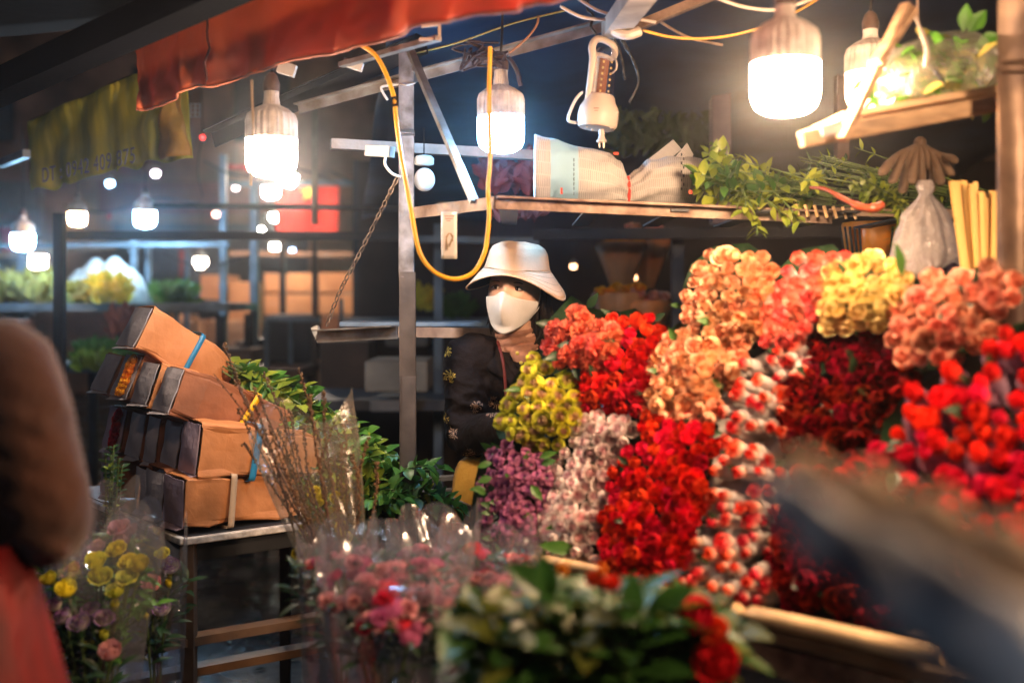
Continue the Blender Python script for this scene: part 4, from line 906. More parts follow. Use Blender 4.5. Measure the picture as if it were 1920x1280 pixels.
# ------------------------------------------------------------------ the flower seller
M_skin = mat('skin', (.74, .43, .30), .5, 0, .08, 12, .06, 120, spec=.35)
def jacket_mat():
    m = mat('jacket_cloth', (.012, .007, .006), .85, 0, .2, 12, .3, 90, spec=.15); n = m.node_tree; N = n.nodes; L = n.links; b = N['Principled BSDF']
    base = b.inputs['Base Color'].links[0].from_socket
    tc = N.new('ShaderNodeTexCoord'); mp = N.new('ShaderNodeMapping'); mp.inputs['Rotation'].default_value = (R(90), 0, 0); L.new(tc.outputs['Object'], mp.inputs[0])
    no = N.new('ShaderNodeTexNoise'); no.inputs['Scale'].default_value = 14
    vo = N.new('ShaderNodeTexVoronoi'); vo.voronoi_dimensions = '2D'; vo.inputs['Scale'].default_value = 16; vo.inputs['Randomness'].default_value = 1; dn = N.new('ShaderNodeTexNoise'); dn.inputs['Scale'].default_value = 38; L.new(mp.outputs[0], dn.inputs['Vector']); da = N.new('ShaderNodeVectorMath'); da.operation = 'MULTIPLY_ADD'; L.new(dn.outputs['Color'], da.inputs[0]); da.inputs[1].default_value = (.036, .036, .036); L.new(mp.outputs[0], da.inputs[2]); mp = da; L.new(mp.outputs[0], vo.inputs['Vector'])
    ps = N.new("ShaderNodeVectorMath"); ps.operation = 'SCALE'; ps.inputs['Scale'].default_value = 1; L.new(vo.outputs['Position'], ps.inputs[0])
    p2 = N.new('ShaderNodeVectorMath'); p2.operation = 'SUBTRACT'; L.new(mp.outputs[0], p2.inputs[0]); L.new(ps.outputs[0], p2.inputs[1])
    sx = N.new('ShaderNodeSeparateXYZ'); L.new(p2.outputs[0], sx.inputs[0])
    at = N.new('ShaderNodeMath'); at.operation = 'ARCTAN2'; L.new(sx.outputs[1], at.inputs[0]); L.new(sx.outputs[0], at.inputs[1])
    mu = N.new('ShaderNodeMath'); mu.operation = 'MULTIPLY'; mu.inputs[1].default_value = 11; L.new(at.outputs[0], mu.inputs[0])
    si = N.new('ShaderNodeMath'); si.operation = 'SINE'; L.new(mu.outputs[0], si.inputs[0])
    gt = N.new('ShaderNodeMath'); gt.operation = 'GREATER_THAN'; gt.inputs[1].default_value = .35; L.new(si.outputs[0], gt.inputs[0])
    lt = N.new('ShaderNodeMath'); lt.operation = 'LESS_THAN'; lt.inputs[1].default_value = .27; L.new(vo.outputs['Distance'], lt.inputs[0])
    g2 = N.new('ShaderNodeMath'); g2.operation = 'GREATER_THAN'; g2.inputs[1].default_value = .10; L.new(vo.outputs['Distance'], g2.inputs[0])
    c0 = N.new('ShaderNodeMath'); c0.operation = 'LESS_THAN'; c0.inputs[1].default_value = .075; L.new(vo.outputs['Distance'], c0.inputs[0])
    m1 = N.new('ShaderNodeMath'); m1.operation = 'MULTIPLY'; L.new(gt.outputs[0], m1.inputs[0]); L.new(lt.outputs[0], m1.inputs[1])
    m2 = N.new('ShaderNodeMath'); m2.operation = 'MULTIPLY'; L.new(m1.outputs[0], m2.inputs[0]); L.new(g2.outputs[0], m2.inputs[1])
    m3 = N.new('ShaderNodeMath'); m3.operation = 'MAXIMUM'; L.new(m2.outputs[0], m3.inputs[0]); L.new(c0.outputs[0], m3.inputs[1])
    sr = N.new('ShaderNodeSeparateColor'); L.new(vo.outputs['Color'], sr.inputs[0])
    g3 = N.new('ShaderNodeMath'); g3.operation = 'GREATER_THAN'; g3.inputs[1].default_value = .50; L.new(sr.outputs[0], g3.inputs[0])
    m4 = N.new('ShaderNodeMath'); m4.operation = 'MULTIPLY'; L.new(m3.outputs[0], m4.inputs[0]); L.new(g3.outputs[0], m4.inputs[1])
    cr = N.new('ShaderNodeValToRGB'); cr.color_ramp.interpolation = 'CONSTANT'; L.new(sr.outputs[1], cr.inputs[0])
    cr.color_ramp.elements[0].color = (.32, .20, .14, 1); cr.color_ramp.elements[1].position = .45; cr.color_ramp.elements[1].color = (.35, .06, .03, 1); e = cr.color_ramp.elements.new(.7); e.color = (.5, .34, .06, 1)
    mx = N.new('ShaderNodeMixRGB'); L.new(m4.outputs[0], mx.inputs[0]); L.new(base, mx.inputs[1]); L.new(cr.outputs[0], mx.inputs[2]); L.new(mx.outputs[0], b.inputs['Base Color'])
    return m
M_jack = jacket_mat(); M_turtle = mat('rose_brown_knit', (.42, .20, .13), .85, 0, .1, 30, .4, 150, stretch=(1, 1, 3)); M_hat = mat('cream_cotton', (.84, .56, .37), .85, 0, .06, 10, .25, 220); M_hatin = mat('black_lining', (.012, .012, .016), .8)
M_mask = mat('white_mask_cloth', (.80, .76, .75), .8, 0, .04, 10, .12, 200); M_hair = mat('black_hair', (.016, .010, .008), .42, 0, .3, 40, .5, 60, stretch=(12, 12, 1)); M_ochre = mat('ochre_cloth', (.60, .30, .035), .8, 0, .12, 7, .3, 60)
DW = 3.1; HC = P(966, 545, DW)            # middle of the head
wo = empty('person', (HC.x + .03, DW + .05, 0), 'woman in cream bucket hat, white mask and dark floral jacket behind the roses', 'person')
HR = Matrix.Rotation(R(-17), 3, 'Z') @ Matrix.Rotation(R(4), 3, 'X') @ Matrix.Rotation(R(5), 3, 'Y')       # face -y in local space, turned to the photo's left
def H(x, y, z): return HC + HR @ Vector((x, y, z))
def headfn(u, v):
    a = 2 * PI * u; b = PI * v; x, y, z = math.sin(b) * math.sin(a), -math.sin(b) * math.cos(a), math.cos(b)
    fr_ = max(0, -y); X, Y, Z = .0745 * x, .094 * y, .118 * z
    if z < 0: X *= 1 - .34 * z * z; Y = Y * (1 - .12 * z * z) - .006 * fr_ * (-z)
    if fr_ > .3:
        ex = .031; 
        for s in (-1, 1): Y += .009 * math.exp(-((X - s * ex) ** 2 / .00022 + (Z - .012) ** 2 / .00012)) * fr_
        Y -= .024 * math.exp(-(X ** 2 / .00012 + (Z + .022) ** 2 / .00030)) ; Y -= .011 * math.exp(-(X ** 2 / .00008 + (Z - .005) ** 2 / .0006))
        Y -= .004 * math.exp(-((Z - .032) ** 2 / .00008)) * fr_
        Y -= .008 * math.exp(-(X ** 2 / .0005 + (Z + .058) ** 2 / .00010)); Y -= .007 * math.exp(-(X ** 2 / .0006 + (Z + .105) ** 2 / .0004))
    return H(X, Y, Z)
# arms, hands and torso are one continuous figure; jacket and trousers lie over it
SH = P(968, 660, DW + .02)
def wp(px, py, d): return P(px, py, d)
neck = [H(0, .012, -.055), H(0, .02, -.10), P(972, 628, DW + .03), P(975, 650, DW + .05)]
sl, sr_ = P(876, 668, DW + .02), P(1072, 664, DW + .10)
el, er = P(874, 815, DW - .02), P(1100, 800, DW + .02)
hl, hr = P(965, 800, DW - .27), P(1010, 800, DW - .28)
body = MB(); body.grid(headfn, 48, 36, closeu=True)
body.tube(neck, [.052, .050, .052, .07], 16); body.ball(P(973, 690, DW + .05), (.14, .085, .09), 20, 12)
body.tube([P(973, 690, DW + .05), P(972, 790, DW + .05), P(972, 900, DW + .06)], [.11, .105, .11], 20, flat=.7)
for (s_, e_, h_, sg) in ((sl, el, hl, 1), (sr_, er, hr, -1)):
    body.tube([s_.lerp(P(973, 690, DW + .05), .3), s_, s_.lerp(e_, .5), e_, e_.lerp(h_, .5), h_], [.05, .045, .040, .034, .030, .022], 12)
    d = (h_ - e_).normalized(); x, y, _ = frame(d)
    body.ball(h_ + d * .035, (.022, .042, .014), 12, 8, Matrix((x, d, y)).transposed())
    for k in range(4):
        f0 = h_ + d * .065 + x * (.016 - .0107 * k); L2 = (.040, .045, .042, .033)[k]
        body.tube([f0, f0 + d * L2 * .5 - y * .004, f0 + d * L2 * .8 - y * .014, f0 + d * L2 * .9 - y * .024], [.0085, .008, .0072, .006], 8)
    t0 = h_ + d * .02 + x * .022 * sg; body.tube([t0, t0 + d * .025 + x * .014 * sg, t0 + d * .045 + x * .016 * sg - y * .01], [.010, .009, .0075], 8)
for s_ in (-1, 1): body.tube([P(972, 880, DW + .06) + Vector((.08 * s_, 0, 0)), Vector((HC.x + .03 + .09 * s_, DW + .04, .5)), Vector((HC.x + .03 + .1 * s_, DW + .06, .08))], [.08, .055, .035], 14)
for s_ in (-1, 1):
    ec = H(.0735 * s_, .008, -.005); body.ball(ec, (.010, .017, .030), 12, 8, HR)
body.build('body', M_skin, wo, True, remesh=.0045)
# shoes
for s_ in (-1, 1): MB().ball((HC.x + .03 + .1 * s_, DW + .0, .04), (.045, .12, .045), 14, 8).build('shoe', M_black, wo, True)
# eyes
for s_ in (-1, 1):
    e = H(.0315 * s_, -.0775, .0125); ey = MB().ball(e, (.0135, .0075, .0068), 16, 10, HR).build('eye', mat('eye_white', (.62, .55, .5), .25), wo, True)
    MB().ball(e + HR @ Vector((-.002, -.0045, .0005)), (.0062, .0040, .0062), 12, 8, HR).build('iris', mat('iris', (.015, .008, .006), .2), ey, True)
    MB().tube(catmull([e + HR @ Vector((x_, -.0055, .0062 - 60 * x_ * x_ * .6)) for x_ in (-.016, -.008, 0, .008, .0155)], 4), .0017, 6).build('eyelid', mat('lash', (.02, .01, .008), .5), ey, True)
    MB().tube(catmull([H(.0315 * s_ + x_, -.086, .031 - x_ * x_ * 12) for x_ in (-.016, -.006, .006, .015)], 4), [.0018] + [.0032] * 11 + [.0016], 6, flat=.5).build('eyebrow', M_hair, wo, True)
# mask: ridged cone over nose and chin, with loops round the ears
def maskfn(u, v):
    t = (u - .5) * 2; top = -.008 - .016 * abs(t) ** 1.2 + .014 * math.exp(-t * t * 30); bot = -.118 + .052 * abs(t) ** 1.3
    z = top + (bot - top) * v; ang = t * 1.42; rx = .0785 * (1 - .20 * v * v); ry = .106 * (1 - .08 * v * v)
    x = rx * math.sin(ang); y = -ry * math.cos(ang); c = math.exp(-t * t * 9) * math.sin(PI * min(1, v * 1.0 + .18)) ** .8; y -= .032 * math.exp(-abs(t) * 5.5) * math.sin(PI * min(1, v + .18)) ** .8
    y -= .004 * abs(math.sin(t * 3)) ; return H(x, y, z)
MB().grid(maskfn, 40, 20).build('face_mask', M_mask, wo, True, solid=.0012)
for s_ in (-1, 1):
    u_ = 0 if s_ < 0 else 1
    MB().tube(catmull([maskfn(u_, .05), H(.078 * s_, .012, .018), H(.080 * s_, .024, 0), H(.078 * s_, .012, -.032), maskfn(u_, .9)], 5), .0014, 6).build('ear_loop', M_mask, wo, True)
# hair
def hairfn(u, v):
    a = 2 * PI * u; b = PI * .66 * v; x, y, z = math.sin(b) * math.sin(a), -math.sin(b) * math.cos(a), math.cos(b)
    return H(.083 * x, .102 * y + .006, .122 * z + .004)
hb = MB(); hb.ball(H(0, .030, .010), (.083, .082, .118), 24, 16, HR)
for k in range(90):
    s_ = 1 if k % 5 else -1; rr_ = random.Random(k); a = rr_.uniform(.1, 2.3) * s_ if s_ > 0 else -rr_.uniform(1.5, 2.5)
    x0, y0 = .080 * math.sin(a + PI / 2) if False else .079 * math.copysign(math.sin(max(.75, abs(a))), s_), .03 + .05 * rr_.uniform(-.6, 1.1)
    L2 = rr_.uniform(.09, .14) if s_ > 0 else rr_.uniform(.08, .115)
    hb.tube(catmull([H(x0 * .93, y0, .03), H(x0 * 1.07, y0, -.03), H(x0 * 1.1 + rr_.uniform(-.006, .01), y0 + .008, -.03 - L2 * .6), H(x0 * 1.02 + rr_.uniform(-.014, .014), y0 + rr_.uniform(-.01, .02), -.03 - L2)], 4), [.007] * 8 + [.006, .005, .004, .002, .001], 5)
hb.build('hair', M_hair, wo, True)
# hat
def hatc(r, z, a): # front of the brim droops less
    return r
hp = [(.0, .140), (.035, .1395), (.060, .135), (.077, .125), (.087, .109), (.092, .091), (.096, .076), (.0995, .064)]
def hatwob(a, z): return 1 + .012 * math.sin(a * 2 + 1) + (.02 * noise.noise(Vector((math.cos(a) * 2, math.sin(a) * 2, z * 20))) if z > .06 else 0)
hx, hy, hd = HR @ Vector((1, 0, 0)), HR @ Vector((0, 1, 0)), HR @ Vector((0, 0, 1))
HT = Matrix.Rotation(R(2), 3, 'X')
def hatpt(r, z, a): return HC + HR @ (Vector((math.cos(a) * r * .94, math.sin(a) * r * 1.06 + .008, z)))
def crown(u, v):
    i = v * (len(hp) - 1); k = min(int(i), len(hp) - 2); t = i - k; r = hp[k][0] + (hp[k + 1][0] - hp[k][0]) * t; z = hp[k][1] + (hp[k + 1][1] - hp[k][1]) * t; a = 2 * PI * u
    return hatpt(r * hatwob(a, z), z - .000 + .004 * noise.noise(Vector((math.cos(a) * 3, math.sin(a) * 3, v * 3))), a)
MB().grid(crown, 48, 24, closeu=True).build('hat_crown', M_hat, wo, True, solid=.002)
def brim(u, v, dz=0):
    a = 2 * PI * u; side = abs(math.cos(a)); r = .099 + .047 * v * (1 + .12 * side); z = .063 - (.016 + .058 * side ** 2) * v ** 1.15 - .004 * math.sin(a * 3 + 1) * v + dz
    if math.sin(a) < 0: z += .010 * v * (-math.sin(a)) ** 2
    return hatpt(r, z, a)
MB().grid(brim, 64, 8, closeu=True).build('hat_brim', M_hat, wo, True, solid=.0022)
MB().grid(lambda u, v: brim(u, v * .97, -.0032), 64, 8, closeu=True).build('brim_lining', M_hatin, wo, True, solid=.001)
MB().tube([brim(i / 64, 1, -.001) for i in range(65)], .0028, 6).build('brim_edge', M_hat, wo, True)
b = MB()
for vv in (.3, .55, .78): b.tube([brim(i / 64, vv, .0018) for i in range(65)], .0007, 4)
b.tube([hatpt(.1025, .062, 2 * PI * i / 48) for i in range(49)], .0016, 5)
b.build('hat_stitching', mat('stitch', (.5, .37, .26), .9), wo)
# turtleneck
def turt(u, v):
    a = 2 * PI * u; c0 = H(0, .018, -.118).lerp(P(975, 662, DW + .045), v); r = .056 + .020 * v ** 1.5 + .003 * math.sin(v * 19) + .002 * math.sin(a * 5 + v * 9)
    return c0 + Vector((math.cos(a) * r, math.sin(a) * r * .95, .010 * math.sin(a + 1.2)))
MB().grid(turt, 40, 20, closeu=True).build('turtleneck', M_turtle, wo, True, solid=.003)
b = MB(); b.ball(P(977, 668, DW + .0), (.040, .045, .045), 20, 12); b.build('undershirt', M_turtle, wo, True)
# jacket: torso, sleeves and collar grown together
j = MB(); j.ball(P(973, 700, DW + .055), (.165, .105, .10), 28, 18); j.tube([P(973, 700, DW + .055), P(970, 780, DW + .05), P(968, 850, DW + .05), P(968, 885, DW + .05)], [.150, .148, .155, .152], 28, flat=.66)
for (s_, e_, h_) in ((sl, el, hl), (sr_, er, hr)):
    j.tube(catmull([s_.lerp(P(973, 690, DW + .05), .45), s_ + Vector((0, 0, -.005)), s_.lerp(e_, .5), e_, e_.lerp(h_, .45), e_.lerp(h_, .92)], 5), [.070, .072, .072, .071, .069, .068, .067, .066, .066, .065, .064, .063, .062, .062, .061, .060, .059, .057, .055, .053, .052, .049, .047, .045, .044, .043], 20)
    rr_ = random.Random(3)
    for k in range(9):   # folds across the sleeve
        t = .35 + k * .08; c = s_.lerp(e_, min(t, 1)) if t < 1 else e_.lerp(h_, t - 1); pr_ = []
        for i in range(7):
            a = -2.6 + i * .55; pr_.append(c + Vector((math.cos(a) * .062, math.sin(a) * .062, rr_.uniform(-.02, .02) + .05 * (i / 6 - .5) * (1 if k % 2 else -1))))
        j.tube(catmull(pr_, 3), .0085, 6)
j.build('jacket', M_jack, wo, True, remesh=.005, disp=.012, dscale=.045)
for s_ in (-1, 1):   # open collar with lapels
    def cfn(u, v, s_=s_):
        top = P(974, 640, DW + .07) + Vector((0, .045, .0)); mid = P(974 + s_ * 42, 636, DW + .03); low = P(988 + s_ * 12, 722, DW - .055)
        cv = catmull([top, mid, mid.lerp(low, .4) + Vector((s_ * .012, -.035, 0)), low], 8); p = cv[int(round(u * (len(cv) - 1)))]
        return p + Vector((s_ * .048 * math.sin(PI * (.25 + .7 * u)), -.018 * math.sin(PI * v), -.050 * (.4 + .6 * math.sin(PI * min(1, u * 1.2))))) * v
    MB().grid(cfn, 24, 6).build('collar', M_jack, wo, True, solid=.004)
MB().tube(catmull([P(933, 640, DW - .03), P(941, 668, DW - .085), P(946, 700, DW - .10), P(949, 745, DW - .105)], 5), .0045, 8, flat=.6).build('neck_strap', mat('dark_red_strap', (.16, .02, .015), .7), wo, True)
for (x, y) in ((970, 662), (977, 680), (980, 702)): MB().ball(P(x, y, DW - .068), (.0055, .003, .0055), 10, 6).build('button', mat('yellow_buttons', (.7, .55, .1), .4), wo, True)
# ochre trousers
b = MB()
for (x0, x1, dd) in ((902, 905, .0), (985, 985, .03)):
    b.tube(catmull([P(x0 + 12, 872, DW + dd), P(x0 - 6, 930, DW - .04 + dd), P(x1 - 4, 1010, DW - .03 + dd), Vector((P(x1, 1010, DW).x, DW + dd, .5)), Vector((P(x1, 1010, DW).x, DW + dd, .10))], 4), [.075, .078, .08, .08, .078, .076, .074, .07, .066, .064, .062, .06, .058, .056, .055, .052, .05], 20)
b.build('trousers', M_ochre, wo, True, remesh=.008, disp=.014, dscale=.06)

# ------------------------------------------------------------------ blurred passer-by on the left
M_swt = mat('rust_brown_sweater', (.060, .018, .007), .9, 0, .12, 8, .3, 140, sheen=.3); M_rsk = mat('red_skirt_cloth', (.15, .003, .002), .6, 0, .3, 3, .3, 14, color2=(.02, .003, .004), stretch=(6, 6, 1))
DP = 1.5; X0 = P(-175, 640, DP).x
pp = empty('person', (X0, DP, 0), 'blurred passer-by in rust brown sweater and red skirt, seen from behind', 'person')
S_ = P(30, 690, DP); E_ = P(94, 985, DP + .03); Hn = P(10, 1000, DP + .30)
j = MB()
j.tube(catmull([Vector((X0, DP, 1.05)), Vector((X0, DP, 1.2)), Vector((X0, DP, 1.34)), Vector((X0, DP + .01, 1.44)), Vector((X0, DP + .01, 1.51))], 4), [.135, .135, .138, .142, .148, .155, .16, .165, .168, .165, .155, .14, .125, .11, .085, .07, .06], 28, flat=.62)
j.tube(catmull([Vector((X0 + .10, DP, 1.395)), S_ + Vector((-.012, 0, .0)), S_.lerp(E_, .45), E_, E_.lerp(Hn, .5), Hn], 5), [.072, .070, .068, .066, .066, .066, .066, .066, .065, .064, .063, .062, .060, .058, .058, .058, .054, .050, .048, .046, .044, .042, .040, .038, .036, .034], 20)
rr_ = random.Random(7)
for k in range(9):
    t = k / 8; c = S_.lerp(E_, .25 + .8 * t); j.tube(catmull([c + Vector((math.cos(a_) * .066, math.sin(a_) * .066, .03 * (a_ + 1.5) * (1 if k % 2 else -1))) for a_ in (-2.9, -2.3, -1.6, -.9, -.3)], 3), [.003, .006, .009, .011, .012, .012, .012, .012, .011, .009, .006, .004, .003], 6)
S2 = Vector((2 * X0 - S_.x, DP, S_.z)); E2 = Vector((2 * X0 - E_.x, DP + .03, E_.z)); H2 = Vector((X0 - .1, DP + .3, E_.z + .02))
j.tube(catmull([Vector((X0 - .05, DP, 1.42)), S2, S2.lerp(E2, .5), E2, E2.lerp(H2, .5), H2], 5), [.07] * 10 + [.06] * 8 + [.045] * 8, 16)
bo = MB(); hc = Vector((X0, DP + .02, 1.70)); bo.ball(hc, (.078, .098, .12), 24, 16); bo.tube([hc - Vector((0, 0, .06)), (X0, DP + .02, 1.5)], [.055, .06], 14)
bo.tube([(X0, DP, 1.5), (X0, DP, 1.0)], [.08, .11], 14, flat=.6)
for (a_, h_, sg) in ((E_, Hn, 1), (E2, H2, -1)):
    bo.tube([a_, h_], [.04, .027], 12); d = (h_ - a_).normalized(); x, y, _ = frame(d); bo.ball(h_ + d * .05, (.024, .045, .014), 10, 8, Matrix((x, d, y)).transposed())
    for k in range(4):
        f0 = h_ + d * .085 + x * (.018 - .012 * k); bo.tube([f0, f0 + d * .03, f0 + d * .05 - y * .014, f0 + d * .055 - y * .028], [.009, .0085, .008, .0065], 8)
    t0 = h_ + d * .03 + x * .024 * sg; bo.tube([t0, t0 + d * .03 + x * .014 * sg, t0 + d * .05 + x * .012 * sg], [.011, .010, .008], 8)
for s_ in (-1, 1): bo.tube([(X0 + .09 * s_, DP, 1.0), (X0 + .09 * s_, DP, .5), (X0 + .09 * s_, DP, .06)], [.085, .055, .04], 12)
for s_ in (-1, 1): bo.ball((X0 + .09 * s_, DP + .05, .04), (.045, .12, .04), 12, 8)
bo.build('body', M_skin, pp, True, remesh=.008)
j.build('sweater', M_swt, pp, True, remesh=.009, disp=.012, dscale=.08)
def skirt(u, v):
    a = 2 * PI * u; r = .145 + .17 * v ** .9; r *= 1 + .07 * v * math.sin(a * 9 + v * 2); return Vector((X0 + math.cos(a) * r * 1.1, DP - .01 + math.sin(a) * r * .8, 1.16 - .75 * v))
MB().grid(skirt, 72, 14, closeu=True).build('skirt', M_rsk, pp, True, solid=.004)
hb = MB(); hb.ball(hc + Vector((0, -.012, .02)), (.092, .10, .125), 20, 14); hb.ball(hc + Vector((0, -.06, -.08)), (.075, .05, .12), 16, 12); hb.build('hair', M_hair, pp, True)

# ------------------------------------------------------------------ hanging things
# emergency lantern
DL = 2.68
la = empty('emergency_lantern', P(1125, 75, DL), 'ivory rechargeable lantern hanging upside down by its handle, two-pin plug dangling', 'lantern')
top, bot_ = P(1133, 120, DL), P(1119, 236, DL); axd = (top - bot_).normalized(); Lh = (top - bot_).length; k_ = DL / FPX
def LX(px, py, dd=0): return P(px, py, DL + dd)
cb = P(1119, 238, DL)
MB().lathe([(34 * k_, -2 * k_), (37.5 * k_, 4 * k_), (38.5 * k_, 20 * k_), (36 * k_, 36 * k_), (30 * k_, 46 * k_), (27 * k_, 56 * k_), (24 * k_, 60 * k_)], cb, 32, axis=axd).build('base', M_ivory, la, True, bevel=0)
MB().lathe([(33 * k_, -3.5 * k_), (20 * k_, -3 * k_), (2 * k_, -3 * k_)], cb, 28, axis=axd).build('underside', mat('grey_plastic', (.42, .38, .35), .5), la, True)
b = MB()
for (x, y) in ((1100, 238), (1136, 235), (1110, 244), (1145, 240)): b.ball(LX(x, y, -.035), (.0035, .0035, .0025), 10, 6)
b.build('feet', M_ivory, la, True)
MB().lathe([(26 * k_, 56 * k_), (25 * k_, 90 * k_), (21 * k_, 138 * k_), (17 * k_, 146 * k_)], cb, 24, axis=axd).build('clear_cover', film('lantern_cover', gloss=.10, rough=.08, bump=.1), la, True)
MB().bar(cb + axd * 58 * k_, cb + axd * 130 * k_, 13 * k_, 13 * k_, Vector((.6, .8, 0))).build('led_panel', mat('copper_panel', (.45, .18, .08), .35, .3), la)
MB().bar(cb + axd * 58 * k_ + Vector((-.014, .006, 0)), cb + axd * 138 * k_ + Vector((-.012, .006, 0)), 10 * k_, 4 * k_).build('reflector', M_white, la)
b = MB()
for i in range(6):
    for (ox, oy) in ((-.003, -.012), (.018, -.004), (-.021, -.004)):
        b.box(cb + axd * (66 + i * 11) * k_ + Vector((ox, oy, 0)), (.0045, .003, .0055))
b.build('leds', mat('led_yellow', (.85, .6, .2), .3), la)
fl_ = [LX(1103, 190, -.012), LX(1108, 150, -.016), LX(1112, 110, -.016), LX(1110, 90, -.01), LX(1116, 76, -.004), LX(1128, 74, 0), LX(1148, 84, .002), LX(1153, 98, .004), LX(1149, 112, .006)]
MB().tube(catmull(fl_, 6), [7.2 * k_] * 30 + [6.8 * k_] * 19, 10, flat=.8).build('handle', M_ivory, la, True)
MB().tube(catmull([LX(1113, 103, -.01), LX(1128, 104, -.012), LX(1149, 112, .0)], 6), 4.5 * k_, 8).build('cover_collar', M_ivory, la, True)
MB().tube(catmull([LX(1151, 106), LX(1156, 118), LX(1155, 130), LX(1148, 138)], 6), .0026, 8).build('wire_bail', M_ivory, la, True)
MB().tube(catmull([LX(1093, 172), LX(1080, 186), LX(1068, 212), LX(1066, 226), LX(1076, 230), LX(1088, 230)], 6), .0038, 8).build('mains_cord', M_ivory, la, True)
MB().ball(LX(1153, 212, -.02), (.010, .010, .012), 12, 8).build('switch_knob', M_ivory, la, True)
b = MB(); b.box(LX(1118, 203, -.050), (.013, .002, .0022)); b.box(LX(1118, 207.5, -.050), (.010, .002, .0016)); b.build('marking', mat('small_print', (.2, .12, .1), .6), la)
b = MB(); b.lathe([(5 * k_, 0), (6 * k_, -8 * k_), (5 * k_, -10 * k_), (7 * k_, -18 * k_), (9.5 * k_, -20 * k_), (9.5 * k_, -24 * k_)], LX(1128, 243), 16, axis=(0, 0, 1)); b.build('plug', M_ivory, la, True)
for dx in (-4, 4): MB().box(LX(1128 + dx, 272), (.0035, .006, .014)).build('plug_pin', mat('brass_pin', (.8, .75, .65), .3, .7), la)
def rope(name, pts, d, r, m, lab, cat, twist=True):
    return tag(MB().tube(catmull([P(x, y, d if len(q) == 0 else q[0]) for (x, y, *q) in pts], 8), r, 8).build(name, m, None, True), lab, cat)
tag(MB().tube([P(738, 182, 2.548), P(741, 200, 2.548)], .0068, 10).build('tape_wrap', M_black, None, True), 'black tape wound round the yellow cable near the pole', 'tape')
rope('hanging_cord', [(1104, -10), (1101, 18), (1112, 30), (1108, 50), (1116, 62), (1122, 76)], DL, .0035, M_black, 'knotted black cord from which the lantern hangs', 'cord')
M_blk = mat('black_film', (.02, .02, .02), .2, 0, .1, 20, .6, 80)
rope('plastic_strip', [(1135, 50), (1150, 72), (1163, 100), (1172, 150)], 2.7, [.006] * 6 + [.004] * 19, M_blk, 'short strand of glossy black plastic right of the lantern handle', 'plastic strip')
rope('plastic_strip', [(1160, 62), (1175, 90), (1190, 120), (1197, 155), (1180, 192)], 2.72, [.006] * 10 + [.004] * 23, M_blk, 'long strand of glossy black plastic curling at its end, right of the lantern', 'plastic strip')
M_yc = mat('yellow_cable', (.85, .42, .02), .35, 0, .05)
rope('yellow_cable', [(672, 82), (702, 102), (722, 135), (738, 180), (742, 215), (746, 250), (752, 292), (759, 330), (772, 400), (786, 470), (812, 508), (850, 523), (886, 512), (908, 475), (914, 440), (917, 400), (915, 350), (919, 300), (917, 200), (919, 88)], 2.55, .0055, M_yc, 'yellow cable hanging in a long loop in front of the steel pole', 'cable')
for (nm, pts, d, r, m, lab) in (
  ('wire', [(1205, 57), (1260, 70), (1330, 72), (1400, 60), (1470, 35), (1545, -8)], 2.5, .0032, mat('orange_wire', (.7, .35, .05), .5), 'thin orange wire sagging behind the right-hand bulb'),
  ('wire', [(1010, 30), (1005, 50), (985, 75), (955, 100)], 2.7, .003, mat('brown_wire', (.3, .15, .08), .6), 'short brown wire running down to the middle bulb'),
  ('wire', [(1080, -5), (1120, 20), (1160, 30), (1230, 42)], 2.6, .004, M_ivory, 'upper pale wire crossing the roof bar joint'),
  ('wire', [(1050, 12), (1090, 32), (1135, 38)], 2.6, .004, M_ivory, 'short pale wire ending at the roof bar joint'),
  ('wire', [(1330, -10), (1390, 12), (1460, 18), (1530, -5)], 2.4, .004, M_ivory, 'pale wire drooping over the right-hand bulb'),
  ('wire', [(1235, 40), (1290, 70), (1355, 85)], 2.7, .004, M_rust, 'brownish wire end above the newspaper bundle'),
  ('wire', [(780, 100), (860, 80), (960, 45), (1060, 20)], 3.0, .003, mat('ochre_wire', (.45, .28, .06), .5), 'ochre wire running along the tarpaulin behind the roof bar'),
  ('wire', [(724, 290), (722, 308), (735, 325), (752, 332)], 2.95, .004, M_ivory, 'short pale hook of wire where the chain meets the pole'),
  ('wire', [(1720, -5), (1722, 40), (1728, 80)], 2.3, .003, M_rust, 'thin wire above the bag of greenery')):
    rope(nm, pts, d, r, m, lab, 'wire')
# cable tangle at the middle bulb
b = MB(); rr_ = random.Random(8)
for k in range(9):
    c = P(905 + rr_.uniform(-25, 35), 105 + rr_.uniform(-10, 12), 2.72); q = [c + Vector((rr_.uniform(-.05, .05), rr_.uniform(-.02, .02), rr_.uniform(-.025, .025))) for _ in range(6)]; b.tube(catmull(q, 5), .0032, 6)
b.tube(catmull([P(950, 105, 2.72), P(968, 130, 2.72), P(976, 162, 2.72)], 5), .006, 8)
tag(b.build('cable_tangle', mat('dark_cable', (.03, .015, .015), .5), None, True), 'dark tangle of cable ends tied round the roof bar above the middle bulb', 'cable')
b = MB(); b.tube([P(472, 150, 2.5), P(475, 240, 2.5), P(470, 348, 2.5)], .0035, 6); tag(b.build('string', mat('tan_string', (.4, .28, .18), .7), None, True), 'string hanging in front of the big ribbed bulb at the left', 'string')
